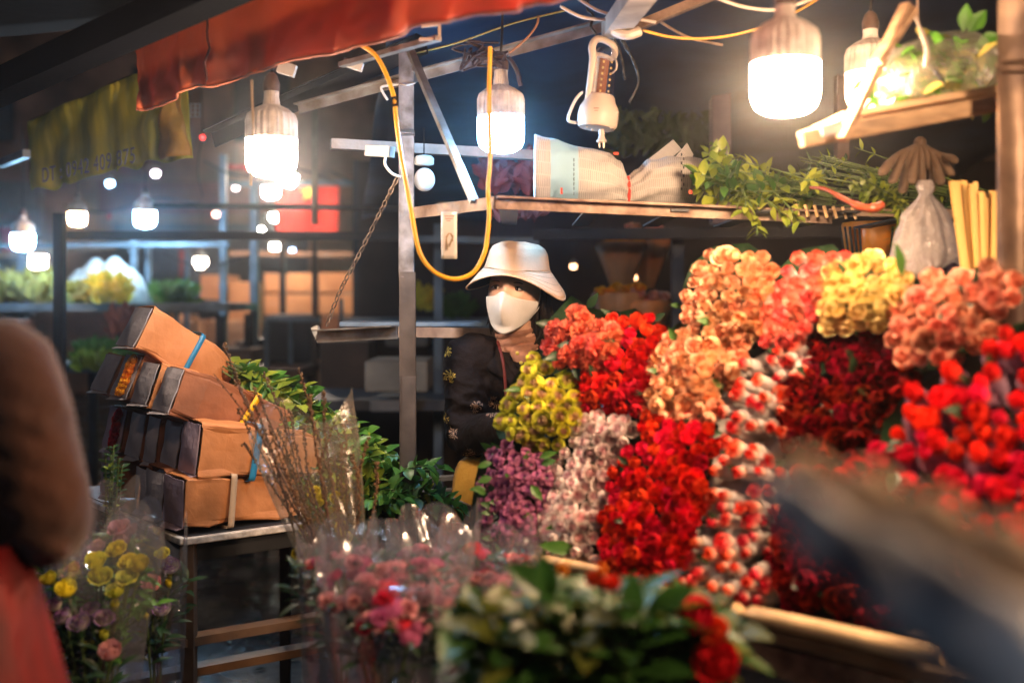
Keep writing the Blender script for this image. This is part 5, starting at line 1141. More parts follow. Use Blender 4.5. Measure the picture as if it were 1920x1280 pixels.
# chain
ch = MB(); c0, c1 = P(745, 335, 2.97), P(612, 612, 3.15); N_ = 26
cpts = catmull([c0, P(712, 400, 3.0), P(672, 480, 3.05), P(638, 545, 3.1), c1], 30); Ls = len(cpts)
for i in range(N_):
    f = i / N_; p = cpts[int(f * (Ls - 1))]; d = (cpts[min(Ls - 1, int(f * (Ls - 1)) + 3)] - p).normalized(); x, y, _ = frame(d); 
    if i % 2: x, y = y, x
    ch.tube([p + d * .0125 * math.cos(t * PI / 5) + x * .0062 * math.sin(t * PI / 5) for t in range(11)], .0021, 6, cap=False)
tag(ch.build('chain', M_rust, None, True), 'rusty chain slanting from the pole down to the end of the side rail', 'chain')
# rail arm held by the chain
ra = empty('side_rail', P(760, 620, 3.1), 'worn steel side rail at waist height crossing behind the steel pole', 'rail')
MB().angle(P(596, 630, 3.16), P(745, 622, 3.08), .040, .005).build('left_arm', M_steel, ra); MB().bar(P(742, 622, 3.10), P(965, 625, 3.3), .038, .03).build('square_tube', mat('worn_tube', (.34, .26, .2), .5, .5, .35, 9, color2=(.15, .1, .08)), ra)
MB().bar(P(590, 612, 3.18), P(602, 640, 3.18), .03, .02).build('end_bracket', mat('pale_bracket', (.55, .52, .48), .5, .3), ra)
MB().bar(P(640, 606, 3.4), P(900, 606, 3.45), .25, .012).build('rear_tray', M_blueg, ra)
# price tag, white ornament
tg = empty('price_tag', P(842, 400, 2.6), 'white paper tag with small print taped under the side of the overhead shelf', 'tag')
def tagfn(u, v): return P(827 + 30 * u, 397 + 88 * v, 2.58) + Vector((0, -.004 * math.sin(v * 4), 0))
MB().grid(tagfn, 4, 10).build('paper', mat('tag_paper', (.68, .65, .62), .4, 0, .04), tg, True, solid=.001)
b = MB()
for (x0, x1, y, h) in ((833, 852, 405, 1.2), (835, 849, 410, 1.6), (837, 845, 414, 1.2), (835, 848, 428, 1.2)): b.box(P((x0 + x1) / 2, y, 2.5765), ((x1 - x0) * 2.58 / FPX, .0006, h * 2.58 / FPX))
b.build('print_lines', mat('reddish_print', (.45, .15, .12), .6), tg)
b = MB(); 
for (x, y, w_, h_, a) in ((840, 440, 3, 14, .5), (846, 440, 3, 14, -.5), (838, 458, 2.4, 22, -.1), (845, 455, 2.4, 16, .3), (849, 447, 2, 12, .1)): b.box(P(x, y, 2.576), (w_ * .00129, .0006, h_ * .00129), Matrix.Rotation(a, 3, 'Y'))
b.build('emblem', mat('tan_print', (.4, .28, .15), .4), tg)
MB().grid(lambda u, v: P(820 + 42 * u, 378 + 24 * v, 2.572) + Vector((0, -.004 * math.sin(u * 9) * math.sin(v * 5), 0)), 14, 8).build('clear_tape', M_clear, tg, True)
og = empty('white_ornament', P(796, 330, 3.05), 'white ribbed globe hanging behind the steel pole under its round cap', 'globe')
MB().ball(P(796, 337, 3.05), (.0305, .0305, .034), 24, 16).build('globe', M_white, og, True)
MB().lathe([(.018, -.012), (.028, -.008), (.029, .008), (.022, .016), (.012, .018)], P(795, 303, 3.05), 24).build('cap', M_white, og, True)
MB().tube([P(795, 298, 3.05), P(795, 240, 3.05)], .002, 6).build('cord', M_black, og)
b = MB(); b.box(P(806, 65, 2.5), (.05, .03, .03)); 
fx = empty('light_fitting', P(640, 120, 2.7), 'open metal light fitting tucked under the orange awning', 'fitting')
MB().bar(P(640, 122, 2.7), P(822, 72, 2.45), .02, .012).build('channel', M_steel, fx); b = MB(); 
for a_, c_ in (((790, 50), (824, 46)), ((824, 46), (824, 74)), ((824, 74), (786, 74))): b.bar(P(*a_, 2.45), P(*c_, 2.45), .006, .006)
b.build('bracket', M_ivory, fx); MB().box(P(662, 122, 2.7), (.05, .02, .02), Matrix.Rotation(.3, 3, 'Y')).build('end_cap', M_white, fx)
MB().box(P(538, 130, 2.75), (.045, .02, .03), Matrix.Rotation(.3, 3, 'Y')).build('junction_box', M_white, fx)
wv_ = empty('air_vent', P(366, 207, 4.5), 'small square vent grille beside the fold of the green awning', 'vent')
b = MB()
for i in range(4): b.box(P(366, 195 + i * 8, 4.5), (.042, .01, .004))
for i in (-1, 0, 1): b.box(P(366 + i * 9, 207, 4.49), (.004, .01, .06))
b.build('grille', M_ivory, wv_)

# ------------------------------------------------------------------ on the overhead shelf
def news_mat():
    m = mat('newsprint', (.52, .49, .46), .8, 0, .06, 8, .3, 40, trans=.15); n = m.node_tree; N = n.nodes; L = n.links; b = N['Principled BSDF']; base = b.inputs['Base Color'].links[0].from_socket
    uv = N.new('ShaderNodeUVMap'); sx = N.new('ShaderNodeSeparateXYZ'); L.new(uv.outputs[0], sx.inputs[0])
    bt = N.new('ShaderNodeTexBrick'); bt.inputs['Scale'].default_value = 1; bt.inputs['Color1'].default_value = (.42, .40, .38, 1); bt.inputs['Color2'].default_value = (.30, .28, .27, 1); bt.inputs['Mortar'].default_value = (.66, .62, .58, 1)
    bt.inputs['Brick Width'].default_value = .012; bt.inputs['Row Height'].default_value = .06; bt.inputs['Mortar Size'].default_value = .0028; mp = N.new('ShaderNodeMapping'); L.new(uv.outputs[0], mp.inputs[0]); L.new(mp.outputs[0], bt.inputs['Vector'])
    mx = N.new('ShaderNodeMixRGB'); mx.inputs[0].default_value = .6; L.new(base, mx.inputs[1]); L.new(bt.outputs[0], mx.inputs[2])
    cr = N.new('ShaderNodeValToRGB'); cr.color_ramp.interpolation = 'CONSTANT'; L.new(sx.outputs[0], cr.inputs[0]); e = cr.color_ramp.elements; e[0].color = (0, 0, 0, 1); e[1].position = .085; e[1].color = (1, 1, 1, 1); q = e.new(.245); q.color = (0, 0, 0, 1)
    m2 = N.new('ShaderNodeMixRGB'); L.new(cr.outputs[0], m2.inputs[0]); L.new(mx.outputs[0], m2.inputs[1]); m2.inputs[2].default_value = (.33, .55, .70, 1)
    L.new(m2.outputs[0], b.inputs['Base Color']); return m
M_news = news_mat()
nb = empty('newspaper_bundle', P(1160, 375, 2.75), 'bundle wrapped in newspaper tied with a red band, lying on the overhead shelf', 'wrapped bundle')
def nr(u):
    pts = [(0, .082), (.1, .080), (.25, .072), (.42, .066), (.50, .055), (.545, .036), (.60, .045), (.68, .060), (.82, .066), (1, .066)]
    for i in range(len(pts) - 1):
        if u <= pts[i + 1][0]: t = (u - pts[i][0]) / (pts[i + 1][0] - pts[i][0]); t = t * t * (3 - 2 * t); return pts[i][1] + (pts[i + 1][1] - pts[i][1]) * t
    return pts[-1][1]
NA, NB_ = P(1002, 318, 2.72), P(1314, 330, 2.86)
def nfn(u, v):
    a = 2 * PI * v; r = nr(u); w_ = abs(u - .545); k = 1 + (.10 if w_ < .25 else .05) * math.sin(a * 9 + u * 20) * max(.25, 1 - w_ * 3) + .07 * noise.noise(Vector((u * 9, math.cos(a) * 2, math.sin(a) * 2)))
    c = NA.lerp(NB_, u); zf = -(378 - 318) * 2.72 / FPX + .002
    z = math.sin(a) * r * k * 1.05; base = (P(1002 + 312 * u, 379 + 6 * u, 2.75).z - c.z)
    return c + Vector((0, math.cos(a) * r * k * 1.1, base + r * .98 + z if True else z))
b = MB(); b.grid(lambda u, v: nfn(u, v), 70, 48, uvfn=lambda u, v: (u, v)); b.build('newspaper', M_news, nb, True, solid=.0015)
b = MB(); b.tube([nfn(.545, i / 24) * 1.0 + (nfn(.545, i / 24) - NA.lerp(NB_, .545)).normalized() * .002 for i in range(25)], .0035, 6); b.tube([nfn(.55, i / 24) + (nfn(.55, i / 24) - NA.lerp(NB_, .545)).normalized() * .0015 for i in range(25)], .003, 6); b.build('red_band', mat('red_twine', (.75, .05, .02), .6), nb, True)
for (a_, c_, e_, f_) in (((1208, 305), (1262, 262), (1278, 280), (1240, 312)), ((1262, 300), (1288, 268), (1300, 290), (1290, 312))):
    q = [P(*a_, 2.83), P(*c_, 2.85), P(*e_, 2.87), P(*f_, 2.85)]; MB().grid(lambda u, v: q[0].lerp(q[3], u).lerp(q[1].lerp(q[2], u), v), 3, 3, uvfn=lambda u, v: (.5 + u * .1, v * .3)).build('loose_sheet', M_news, nb, solid=.001)
b = MB()
for (x, y, w_, h_) in ((1155, 288, 9, 5), (1053, 358, 4, 12), (1295, 360, 6, 7)): b.box(P(x, y, 2.655 if y > 300 else 2.70), (w_ * .00133, .0015, h_ * .00133))
b.build('red_print', mat('red_print', (.75, .08, .03), .7), nb)
b = MB(); 
for i in range(9): b.box(P(1278 + (i % 2) * 4, 290 + i * 8, 2.752 - .0), (.003, .0015, .007))
for i in range(8): b.box(P(1076, 300 + i * 9, 2.64), (.002, .0015, .008))
b.build('headline_print', mat('black_print', (.03, .03, .04), .7), nb)
rd = random.Random(41)
leafy_bunch('leafy_bunch', 'yellow green leaves spilling over the overhead shelf beside the newspaper bundle', [P(1560, 372, 2.8), P(1450, 350, 2.74), P(1370, 345, 2.7), P(1330, 330, 2.68)], .036, 18, 9, .042, .024, 42, .55)
b1, b2 = MB(), MB()
tr_ = empty('leafy_bunch', P(1440, 385, 2.6), 'leafy twigs drooping below the edge of the overhead shelf', 'leafy bunch', 'leafy green bunches')
for (x0, y0, x1, y1) in ((1400, 370, 1420, 440), (1430, 370, 1475, 415), (1450, 360, 1500, 420), (1490, 340, 1535, 335), (1390, 350, 1395, 400)): leafy_stem(b1, b2, [P(x0, y0, 2.62), P((x0 + x1) / 2 + 6, (y0 + y1) / 2, 2.56), P(x1, y1, 2.55)], 7, .036, .018, rd)
b1.build('leaves', M_leafy, tr_, True); b2.build('stems', M_stem, tr_)
leafy_bunch('leafy_bunch', 'dim pile of thin stems and leaves on the shelf under the plank', [P(1830, 372, 2.95), P(1720, 355, 2.9), P(1620, 340, 2.85), P(1510, 320, 2.85)], .045, 22, 8, .03, .01, 43, .12, mix=(M_leafd, M_leafy))
leafy_bunch('leafy_bunch', 'bright green sprig sticking out above the brown wooden handle', [P(1700, 385, 2.5), P(1660, 372, 2.47), P(1615, 352, 2.45)], .016, 7, 5, .035, .012, 44, 1)
leafy_bunch('leafy_bunch', 'thin green stems hanging between the wooden handle and the white bag', [P(1640, 392, 2.5), P(1690, 395, 2.48), P(1700, 430, 2.45), P(1690, 470, 2.45)], .014, 6, 5, .03, .008, 45, .9)
M_hand = mat('red_brown_lacquer', (.30, .055, .02), .3, 0, .2, 10, .1, coat=.3)
MBh = MB().tube(catmull([P(1520, 352, 2.5), P(1548, 355, 2.46), P(1580, 372, 2.42), P(1615, 388, 2.38), P(1640, 390, 2.36), P(1655, 383, 2.36)], 6), [.006] * 4 + [.007] * 6 + [.009] * 6 + [.013] * 6 + [.016] * 5 + [.014] * 3 + [.006], 14, flat=.7)
tag(MBh.build('tool_handle', M_hand, None, True), 'curved red brown wooden tool handle sticking out over the shelf edge', 'tool')
# bundle of tied work gloves
gl = empty('glove_bunch', P(1725, 275, 2.35), 'bunch of brown work gloves hanging fingers down above the white plastic bag', 'gloves'); M_glv = mat('brown_glove', (.15, .095, .06), .85, 0, .2, 12, .3, 120)
for k, (x, y, r_) in enumerate(((1658, 322, .0105), (1676, 334, .0105), (1694, 346, .0105), (1711, 336, .010), (1727, 344, .0105), (1745, 348, .0105), (1762, 338, .0105), (1779, 322, .0105), (1668, 308, .0095), (1786, 302, .0095))):
    MB().tube(catmull([P(1725, 268, 2.36), P(1725 + (x - 1725) * .6, 290, 2.34), P(x, y + (k * 7 % 3) * 3 - 3, 2.31 + .02 * (k % 3)), P(x - (2 if x < 1720 else -2), y + (k * 7 % 3) * 3 + 5, 2.31 + .02 * (k % 3))], 5), [.004] * 4 + [r_ * .55, r_ * .65, r_ * .75, r_ * .85] + [r_] * 5 + [r_ * .9, r_ * .7, r_ * .35], 12).build('glove_finger', M_glv, gl, True)
MB().ball(P(1725, 268, 2.36), (.014, .012, .014), 14, 10).build('cuff_knot', M_glv, gl, True)
# white plastic bag with dark contents
bgx = empty('plastic_bag', P(1735, 350, 2.3), 'thin white plastic bag tied at the neck with dark purple things in its bottom', 'plastic bag')
def bagfn(u, v):
    a = 2 * PI * u; pr_ = [(0, .013), (.08, .018), (.17, .012), (.22, .018), (.4, .046), (.7, .068), (.92, .080), (.98, .06), (1, .004)]
    for i in range(len(pr_) - 1):
        if v <= pr_[i + 1][0]: t = (v - pr_[i][0]) / (pr_[i + 1][0] - pr_[i][0]); r = pr_[i][1] + (pr_[i + 1][1] - pr_[i][1]) * t; break
    z = P(1735, 338, 2.3).z - v * (.197 - .02 * math.cos(a * 2 + 1)); r *= 1 + .10 * math.sin(a * 9 + v * 3) * (1 - v * .6) + .05 * math.sin(a * 17 + v * 5 + 2) * (1 - v * .5) + .09 * noise.noise(Vector((math.cos(a) * 3, math.sin(a) * 3, v * 6)))
    c = P(1735, 338, 2.3); return Vector((c.x + math.cos(a) * r + .006 * v, c.y + math.sin(a) * r * .6, z))
MB().grid(bagfn, 64, 40, closeu=True).build('bag_film', M_milky, bgx, True)
b = MB(); rr_ = random.Random(2)
for k in range(16): b.ball(P(1748 + rr_.uniform(-38, 38), 500 + rr_.uniform(-12, 14), 2.3 + rr_.uniform(-.02, .02)), .015, 10, 8)
b.build('contents', mat('dark_purple_contents', (.03, .012, .04), .5), bgx, True)
# bundle of yellow sticks
sk = empty('stick_bundle', P(1835, 500, 2.15), 'bundle of flat yellow bamboo sticks standing beside the brown post', 'sticks'); M_stk = mat('yellow_bamboo', (.72, .46, .14), .55, 0, .15, 8, .15, 40, color2=(.55, .32, .08), stretch=(1, 1, .3)); rr_ = random.Random(4)
for k in range(34):
    t = (k + .5) / 34; x0, x1 = 1782 + 86 * t, 1822 + 40 * t; dd = rr_.uniform(-.02, .02)
    MB().bar(P(x1, 620, 2.16 + dd * .5), P(x0, 340 + rr_.uniform(-2, 14) + (18 if t > .55 else 0), 2.2 + dd), .0085, .004, Vector((rr_.uniform(-.3, .3), 1, 0))).build('stick', M_stk, sk)
# plank shelf at the upper right, brace, bag of greenery
ps_ = empty('plank_shelf', P(1680, 230, 2.2), 'short wooden plank shelf hung at the upper right by a slanting brace', 'shelf')
a0, a1 = P(1503, 268, 1.95), P(1868, 190, 2.0)
MB().bar(P(1502, 262, 1.95), P(1860, 196, 2.02), .024, .030).build('front_plank', M_woodx, ps_, bevel=.002)
MB().bar(P(1536, 236, 2.12), P(1870, 178, 2.15), .26, .012).build('board', M_woodx, ps_)
MB().bar(P(1578, 262, 1.93), P(1700, 10, 2.0), .022, .014).build('brace', M_wood, ps_); MB().bar(P(1640, 120, 1.96), P(1708, 20, 2.0), .03, .012).build('brace_lath', M_wood, ps_)
MB().box(P(1560, 243, 1.94), (.040, .01, .018), Matrix.Rotation(-.18, 3, 'Y')).build('taped_label', M_white, ps_)
gb_ = empty('greenery_bag', P(1750, 140, 2.1), 'clear plastic bag of leafy greens and yellow vegetables lying on the plank shelf', 'plastic bag')
gc = P(1758, 142, 2.16)
MB().grid(lambda u, v: gc + Vector((math.sin(PI * v) * math.cos(2 * PI * u) * .128, math.sin(PI * v) * math.sin(2 * PI * u) * .085, math.cos(PI * v) * .082 + .022 * math.cos(2 * PI * u) * math.sin(PI * v))) * (1 + .13 * noise.noise(Vector((math.cos(2 * PI * u) * 2.5, math.sin(2 * PI * u) * 2.5, v * 6))) + .05 * math.sin(u * 50 + v * 12) * math.sin(PI * v)), 60, 40, closeu=True).build('bag_film', film('greenery_bag_film', gloss=.03, rough=.40, milky=.2, bscale=12, milk=(.8, .74, .55)), gb_, True)
bl, bl2 = MB(), MB(); rr_ = random.Random(6)
for k in range(190):
    o_ = Vector((rr_.gauss(0, .05), rr_.gauss(0, .03), rr_.gauss(0, .03))); leaf_into(bl if k % 3 else bl2, gc + o_ + Vector((0, 0, -.01)), (rr_.uniform(-1, 1), rr_.uniform(-1, 1), rr_.uniform(-.4, .8)), (0, -1, 1), .05, .026, .2, rr_)
for (x, y, a_) in ((1805, 60, (.1, -.2, 1)), (1815, 62, (.6, -.2, .8)), (1830, 85, (.9, -.2, .3)), (1640, 190, (-.6, -.6, .3)), (1650, 200, (-.5, -.8, 0))): leaf_into(bl, P(x, y, 2.12), a_, (0, -1, .3), .055, .032, .1, rr_)
bl.build('leaves', mat('fresh_green_leaf', (.10, .30, .03), .45, trans=.35), gb_, True); bl2.build('yellow_leaves', mat('lettuce_leaf', (.5, .42, .10), .5, trans=.35), gb_, True)
MB().tube(catmull([P(1715, 30, 2.05), P(1728, 60, 2.03), P(1738, 95, 2.02), P(1735, 125, 2.03)], 6), [.004] * 6 + [.006] * 13, 8, flat=.4).build('tied_neck', M_ivory, gb_, True)
MB().tube(catmull([P(1742, 122, 2.05), P(1760, 142, 2.05), P(1772, 158, 2.06)], 6), [.0015] * 4 + [.005] * 5 + [.003] * 4, 8).build('dark_stalk', M_dark, gb_, True)
# brown post at the right edge
bp_ = empty('brown_post', P(1898, 700, 1.95), 'thick brown painted post at the right edge of the stall', 'post')
MB().tube([P(1897, -120, 1.95), P(1898, 250, 1.95), P(1900, 560, 1.95), (P(1900, 560, 1.95).x, 1.95, 0)], .0275, 24).build('tube', mat('brown_pole', (.15, .095, .06), .45, .4, .3, 12, .15, 40, color2=(.07, .04, .03)), bp_, True)
MB().tube([P(1898, 118, 1.95), P(1898, 140, 1.95)], .029, 20).build('joint_band', M_rust, bp_, True)
# ------------------------------------------------------------------ the stalls behind
def post(x, y0, y1, d, wpx, m, lab, name='stall_post'):
    a, c = P(x, y0, d), P(x, y1, d); r_ = wpx / FPX * d
    z1 = max(0, c.z) if y1 < 900 else 0
    o = MB().bar(Vector((a.x, a.y, 0 if y1 >= 560 else c.z)), a, r_, r_, Vector((0, 1, 0))).build(name, m, None); return tag(o, lab, 'post', 'posts of the far stalls')
M_pg = mat('pale_blue_post', (.17, .21, .24), .5, .2, .25, 8); M_pd = mat('black_post', (.03, .03, .035), .5, .2); M_pb = mat('brown_far_post', (.16, .10, .07), .6)
post(112, 400, 900, 5.0, 18, M_pd, 'black post behind the passer-by, thickest on the left side')
post(44, 470, 900, 7.2, 15, M_pg, 'pale blue post under the farthest left bulb')
post(252, 450, 900, 7.4, 11, M_pg, 'pale post left of a twin, right of the white paper cones')
post(278, 450, 900, 7.6, 10, M_pg, 'pale post right of its twin, beside the green bundle')
post(419, 290, 900, 7.8, 12, M_pg, 'pale tall post right of the small lone bulb')
post(477, 340, 900, 7.4, 14, M_pg, 'pale post standing before the left end of the cartons')
post(590, 440, 900, 7.0, 9, M_pb, 'thin dark post in front of the cartons')
post(668, 300, 900, 8.4, 12, M_pd, 'dark post right of the red flag')
post(822, 420, 900, 5.6, 16, M_blueg, 'blue grey post between the steel pole and the woman')
post(1270, 425, 900, 4.6, 22, mat('slate_post', (.05, .055, .065), .5, .3), 'slate post behind the bank between the coral and the peach roses')
post(1350, 150, 420, 4.2, 34, mat('mauve_post', (.16, .10, .10), .6), 'broad mauve post behind the shelf between lantern and warm bulb')
post(1578, 0, 300, 4.0, 22, mat('brown_post_far', (.14, .075, .045), .6), 'brown post behind the right-hand bulb')
post(590, 190, 420, 5.2, 10, mat('tan_post', (.25, .19, .14), .6), 'tan post right of the left ribbed bulb')
post(530, 440, 900, 9.0, 10, M_pb, 'brown post in front of the left cartons, farther back')
def beam(x0, y0, x1, y1, d, h, m, lab, d1=None, name='crossbeam'):
    o = MB().bar(P(x0, y0, d), P(x1, y1, d1 or d), .06, h / FPX * d).build(name, m, None); return tag(o, lab, 'beam', 'crossbeams of the far stalls')
beam(130, 441, 762, 443, 5.0, 15, M_pd, 'lower black crossbeam joining the black post and the steel pole')
beam(290, 386, 770, 390, 5.4, 9, M_pd, 'upper thin black crossbeam passing in front of the red flag')
beam(0, 461, 430, 458, 7.4, 9, M_pg, 'pale crossbar behind the lower black crossbeam')
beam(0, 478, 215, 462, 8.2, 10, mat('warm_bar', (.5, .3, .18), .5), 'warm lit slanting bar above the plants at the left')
beam(430, 345, 760, 342, 9.0, 10, M_pg, 'pale bar above the red flag')
beam(765, 448, 1010, 452, 5.2, 12, M_blueg, 'blue grey bar behind the price tag')
beam(1000, 440, 1900, 432, 4.4, 20, mat('dark_back_beam', (.02, .018, .018), .6), 'dark beam below the overhead shelf on the right')
beam(1190, 145, 1450, 145, 5.0, 22, mat('dim_rose_beam', (.13, .07, .06), .6), 'dim rose brown beam behind the lantern')
def stall_table(x0, x1, y, d, dep, m, lab, th=.05):
    a, c = P(x0, y, d), P(x1, y, d); r_ = empty('stall_table', ((a.x + c.x) / 2, d, 0), lab, 'table', 'tables of the far stalls')
    MB().box(((a.x + c.x) / 2, d + dep / 2, a.z), (c.x - a.x, dep, th)).build('top', m, r_)
    for xx in (a.x + .05, c.x - .05):
        for yy in (d + .05, d + dep - .05): MB().box((xx, yy, (a.z - th) / 2), (.05, .05, a.z - th)).build('leg', M_pd, r_)
    return r_
stall_table(-60, 425, 576, 6.6, .8, M_pg, 'pale edged table carrying the yellow green plants at the left')
stall_table(60, 330, 690, 6.0, .8, M_blueg, 'low table with heaped greens behind the passer-by')
stall_table(470, 760, 642, 7.4, .9, M_pd, 'dark table in front of the stacked cartons')
stall_table(560, 1000, 760, 5.2, .7, mat('grey_table', (.10, .10, .11), .5), 'low grey table behind the foot of the steel pole')
stall_table(640, 1000, 606, 6.4, .7, M_blueg, 'blue grey table behind the woman')
stall_table(960, 1300, 640, 5.6, .7, M_pd, 'dark table behind the coral bundle')
# plants on the far tables
def tuft(lab, x0, x1, y0, y1, d, m, n, L_, wd, seed, name='potted_plants', cat='plants'):
    rd = random.Random(seed); b = MB()
    for k in range(n):
        x = rd.uniform(x0, x1); h = rd.random() ** .7; y = y1 + (y0 - y1) * h * (.6 + .4 * math.sin((x - x0) / (x1 - x0) * PI * 3 + seed) ** 2)
        leaf_into(b, P(x, y, d + rd.uniform(-.25, .25)), (rd.uniform(-.6, .6), rd.uniform(-.4, .4), rd.uniform(.2, 1)), (rd.uniform(-1, 1), -1, .4), L_, wd, .2, rd)
    return tag(b.build(name, m, None, True), lab, cat, 'plants on the far tables')
M_fy = mat('far_yellow_leaf', (.75, .60, .05), .6, trans=.3, objrand=.1); M_fg = mat('far_green_leaf', (.08, .20, .03), .6, trans=.3)
tuft('yellow blossoming plants in front of the white paper cones', 172, 240, 522, 572, 6.7, M_fy, 420, .07, .03, 1)
tuft('olive green plants left of the white paper cones', 130, 178, 545, 572, 6.9, mat('olive_leaf', (.34, .30, .05), .6, trans=.3), 420, .1, .03, 2)
tuft('dark yellow plants at the far left edge under the bulbs', 0, 108, 520, 572, 7.0, mat('olive_leaf2', (.38, .30, .05), .6, trans=.3), 520, .1, .03, 3)
tuft('green bundle lying on the table right of the twin posts', 292, 362, 545, 572, 6.9, M_fg, 420, .1, .03, 4)
tuft('heap of greens low behind the topmost cardboard sleeve', 150, 240, 655, 694, 6.2, M_fg, 520, .1, .035, 5)
tuft('bright greens at the table edge beside the passer-by', 150, 215, 672, 698, 5.9, mat('lime_leaf', (.22, .34, .04), .6, trans=.3), 260, .08, .03, 6)
tuft('yellow and green plants under the green tinted bulb', 838, 882, 565, 600, 6.6, M_fg, 200, .08, .03, 7)
tuft('ochre blooms between the steel pole and the green tinted bulb', 785, 818, 548, 585, 6.6, M_fy, 160, .08, .04, 8)
tuft('dark climbing leaves high behind the lantern and newspaper', 1150, 1340, 165, 300, 4.6, mat('dim_leaf', (.05, .07, .018), .7), 1100, .07, .02, 9, 'climbing_plant', 'plant')
tuft('pinkish red blooms behind the left end of the newspaper bundle', 900, 1010, 295, 370, 3.9, mat('dim_rose_leaf', (.35, .07, .07), .6, trans=.3), 170, .06, .03, 10)
tuft('pale flowers and stems by the far post between sleeves and crossbars', 205, 245, 585, 640, 5.6, mat('dull_pink_leaf', (.4, .16, .12), .6), 90, .07, .03, 11)
tuft('reddish leaves hanging below the overhead shelf', 930, 1010, 395, 420, 3.6, mat('dim_red_leaf', (.22, .05, .04), .6), 80, .05, .02, 12)
M_wc = mat('white_paper_far', (.72, .68, .62), .7, trans=.2)
for k, (x, y, r_) in enumerate(((180, 530, .13), (215, 528, .14), (150, 550, .10), (243, 548, .11))):
    c = P(x, 572, 7.15); h = (572 - y) / FPX * 7.15 + .16
    tag(MB().lathe([(r_, 0), (r_ * 1.05, h * .3), (r_ * .7, h * .75), (r_ * .2, h), (.01, h * 1.02)], c, 20, wob=lambda a, z: 1 + .06 * math.sin(a * 7)).build('paper_cone', M_wc, None, True), ['left tall white paper wrapped cone behind the yellow plants', 'right tall white paper wrapped cone behind the yellow plants', 'small white paper cone at the left of the group', 'small white paper cone next to the pale post'][k], 'wrapped bouquet', 'white paper cones among the yellow plants')
# cartons
M_ct = mat('carton_far', (.66, .30, .13), .7, 0, .15, 3, .1, 20, color2=(.5, .2, .08)); M_ct2 = mat('carton_far_shaded', (.30, .12, .06), .7, 0, .15, 3)  # lower row takes a darker copy, the stack's shade put into colour
cart = [(495, 585, 512, 548, 'upper left'), (598, 695, 512, 548, 'upper right'), (495, 585, 552, 590, 'middle left'), (598, 695, 552, 590, 'middle right'), (495, 585, 594, 630, 'lower left'), (598, 692, 594, 630, 'lower right')]
for (x0, x1, y0, y1, w_) in cart:
    a, c = P(x0, y1, 10.2), P(x1, y0, 10.2); o = MB().box(((a.x + c.x) / 2, 10.5, (a.z + c.z) / 2), (c.x - a.x, .6, c.z - a.z)).build('carton', M_ct if y0 < 590 else M_ct2, None, bevel=.01); tag(o, '%s big brown carton of the six stacked beyond the chain' % w_, 'carton', 'stacked brown cartons')
for (x0, x1, y0, y1, lab) in ((375, 425, 515, 562, 'orange crate left of the cartons beside the pale tall post'), (428, 470, 528, 620, 'tall brown carton between two pale posts'), (320, 345, 590, 640, 'dim brown carton under the pale edged table')):
    a, c = P(x0, y1, 10.4), P(x1, y0, 10.4); tag(MB().box(((a.x + c.x) / 2, 10.65, (a.z + c.z) / 2), (c.x - a.x, .5, c.z - a.z)).build('carton', M_ct, None, bevel=.01), lab, 'carton')
for (x0, x1, y0, y1, d, c_, lab) in ((680, 800, 678, 738, 4.8, (.34, .30, .25), 'pale foam box seen on both sides of the steel pole'), (720, 800, 612, 650, 6.0, (.24, .22, .19), 'grey box on the rear table beside the steel pole'), (500, 580, 590, 680, 7.0, (.07, .06, .055), 'dark cage crate standing under the cartons'), (690, 760, 752, 775, 4.9, (.3, .27, .25), 'flat pale parcel low beside the steel pole'), (1110, 1240, 575, 640, 5.4, (.05, .03, .02), 'dark box behind the coral bundle')):
    a, c = P(x0, y1, d), P(x1, y0, d); tag(MB().box(((a.x + c.x) / 2, d + .25, (a.z + c.z) / 2), (c.x - a.x, .4, c.z - a.z)).build('foam_box', mat('box_%d' % x0, c_, .7, 0, .2, 4), None, bevel=.012), lab, 'box')
for (x, y, wp, d, c, s_, lab) in ((1075, 500, 12, 6.4, (1, .5, .25), 2.2, 'faint orange bulb low in the dark right of the hat'), (1148, 470, 12, 6.6, (1, .5, .25), 1.6, 'faint amber bulb above the coral bundle in the dark'), (930, 480, 10, 9, (1, .6, .4), 3, 'faint pinkish bulb above the hat crown'), (1190, 520, 11, 6.5, (1, .45, .2), 2.0, 'faint orange bulb above the bright red bundle'), (458, 615, 10, 11, (1, .7, .45), 7, 'tiny low bulb among the dark crates left of the chain'), (206, 345, 12, 11, COOL, 9, 'tiny bluish bulb showing under the green awning hem'), (292, 326, 12, 11, (.9, .8, 1), 6, 'tiny pale bulb under the right end of the green awning'), (442, 352, 9, 12, (1, .8, .8), 5, 'tiny pinkish bulb left of the big ribbed bulb column'), (405, 402, 10, 12, (1, .5, .4), 4, 'tiny reddish bulb on the pale tall post')):
    bulb(P(x, y, d), wp / FPX * d, c, s_ * 2.5, lab, 'small bulbs glowing in the far stalls', hang=.4, ribs=False)
M_red2 = mat('far_shade_cloth', (.30, .14, .09), .7, trans=.3)
stall_table(380, 560, 700, 6.4, .7, mat('brown_table', (.25, .13, .08), .6), 'brown low table below the cartons with crates around it')
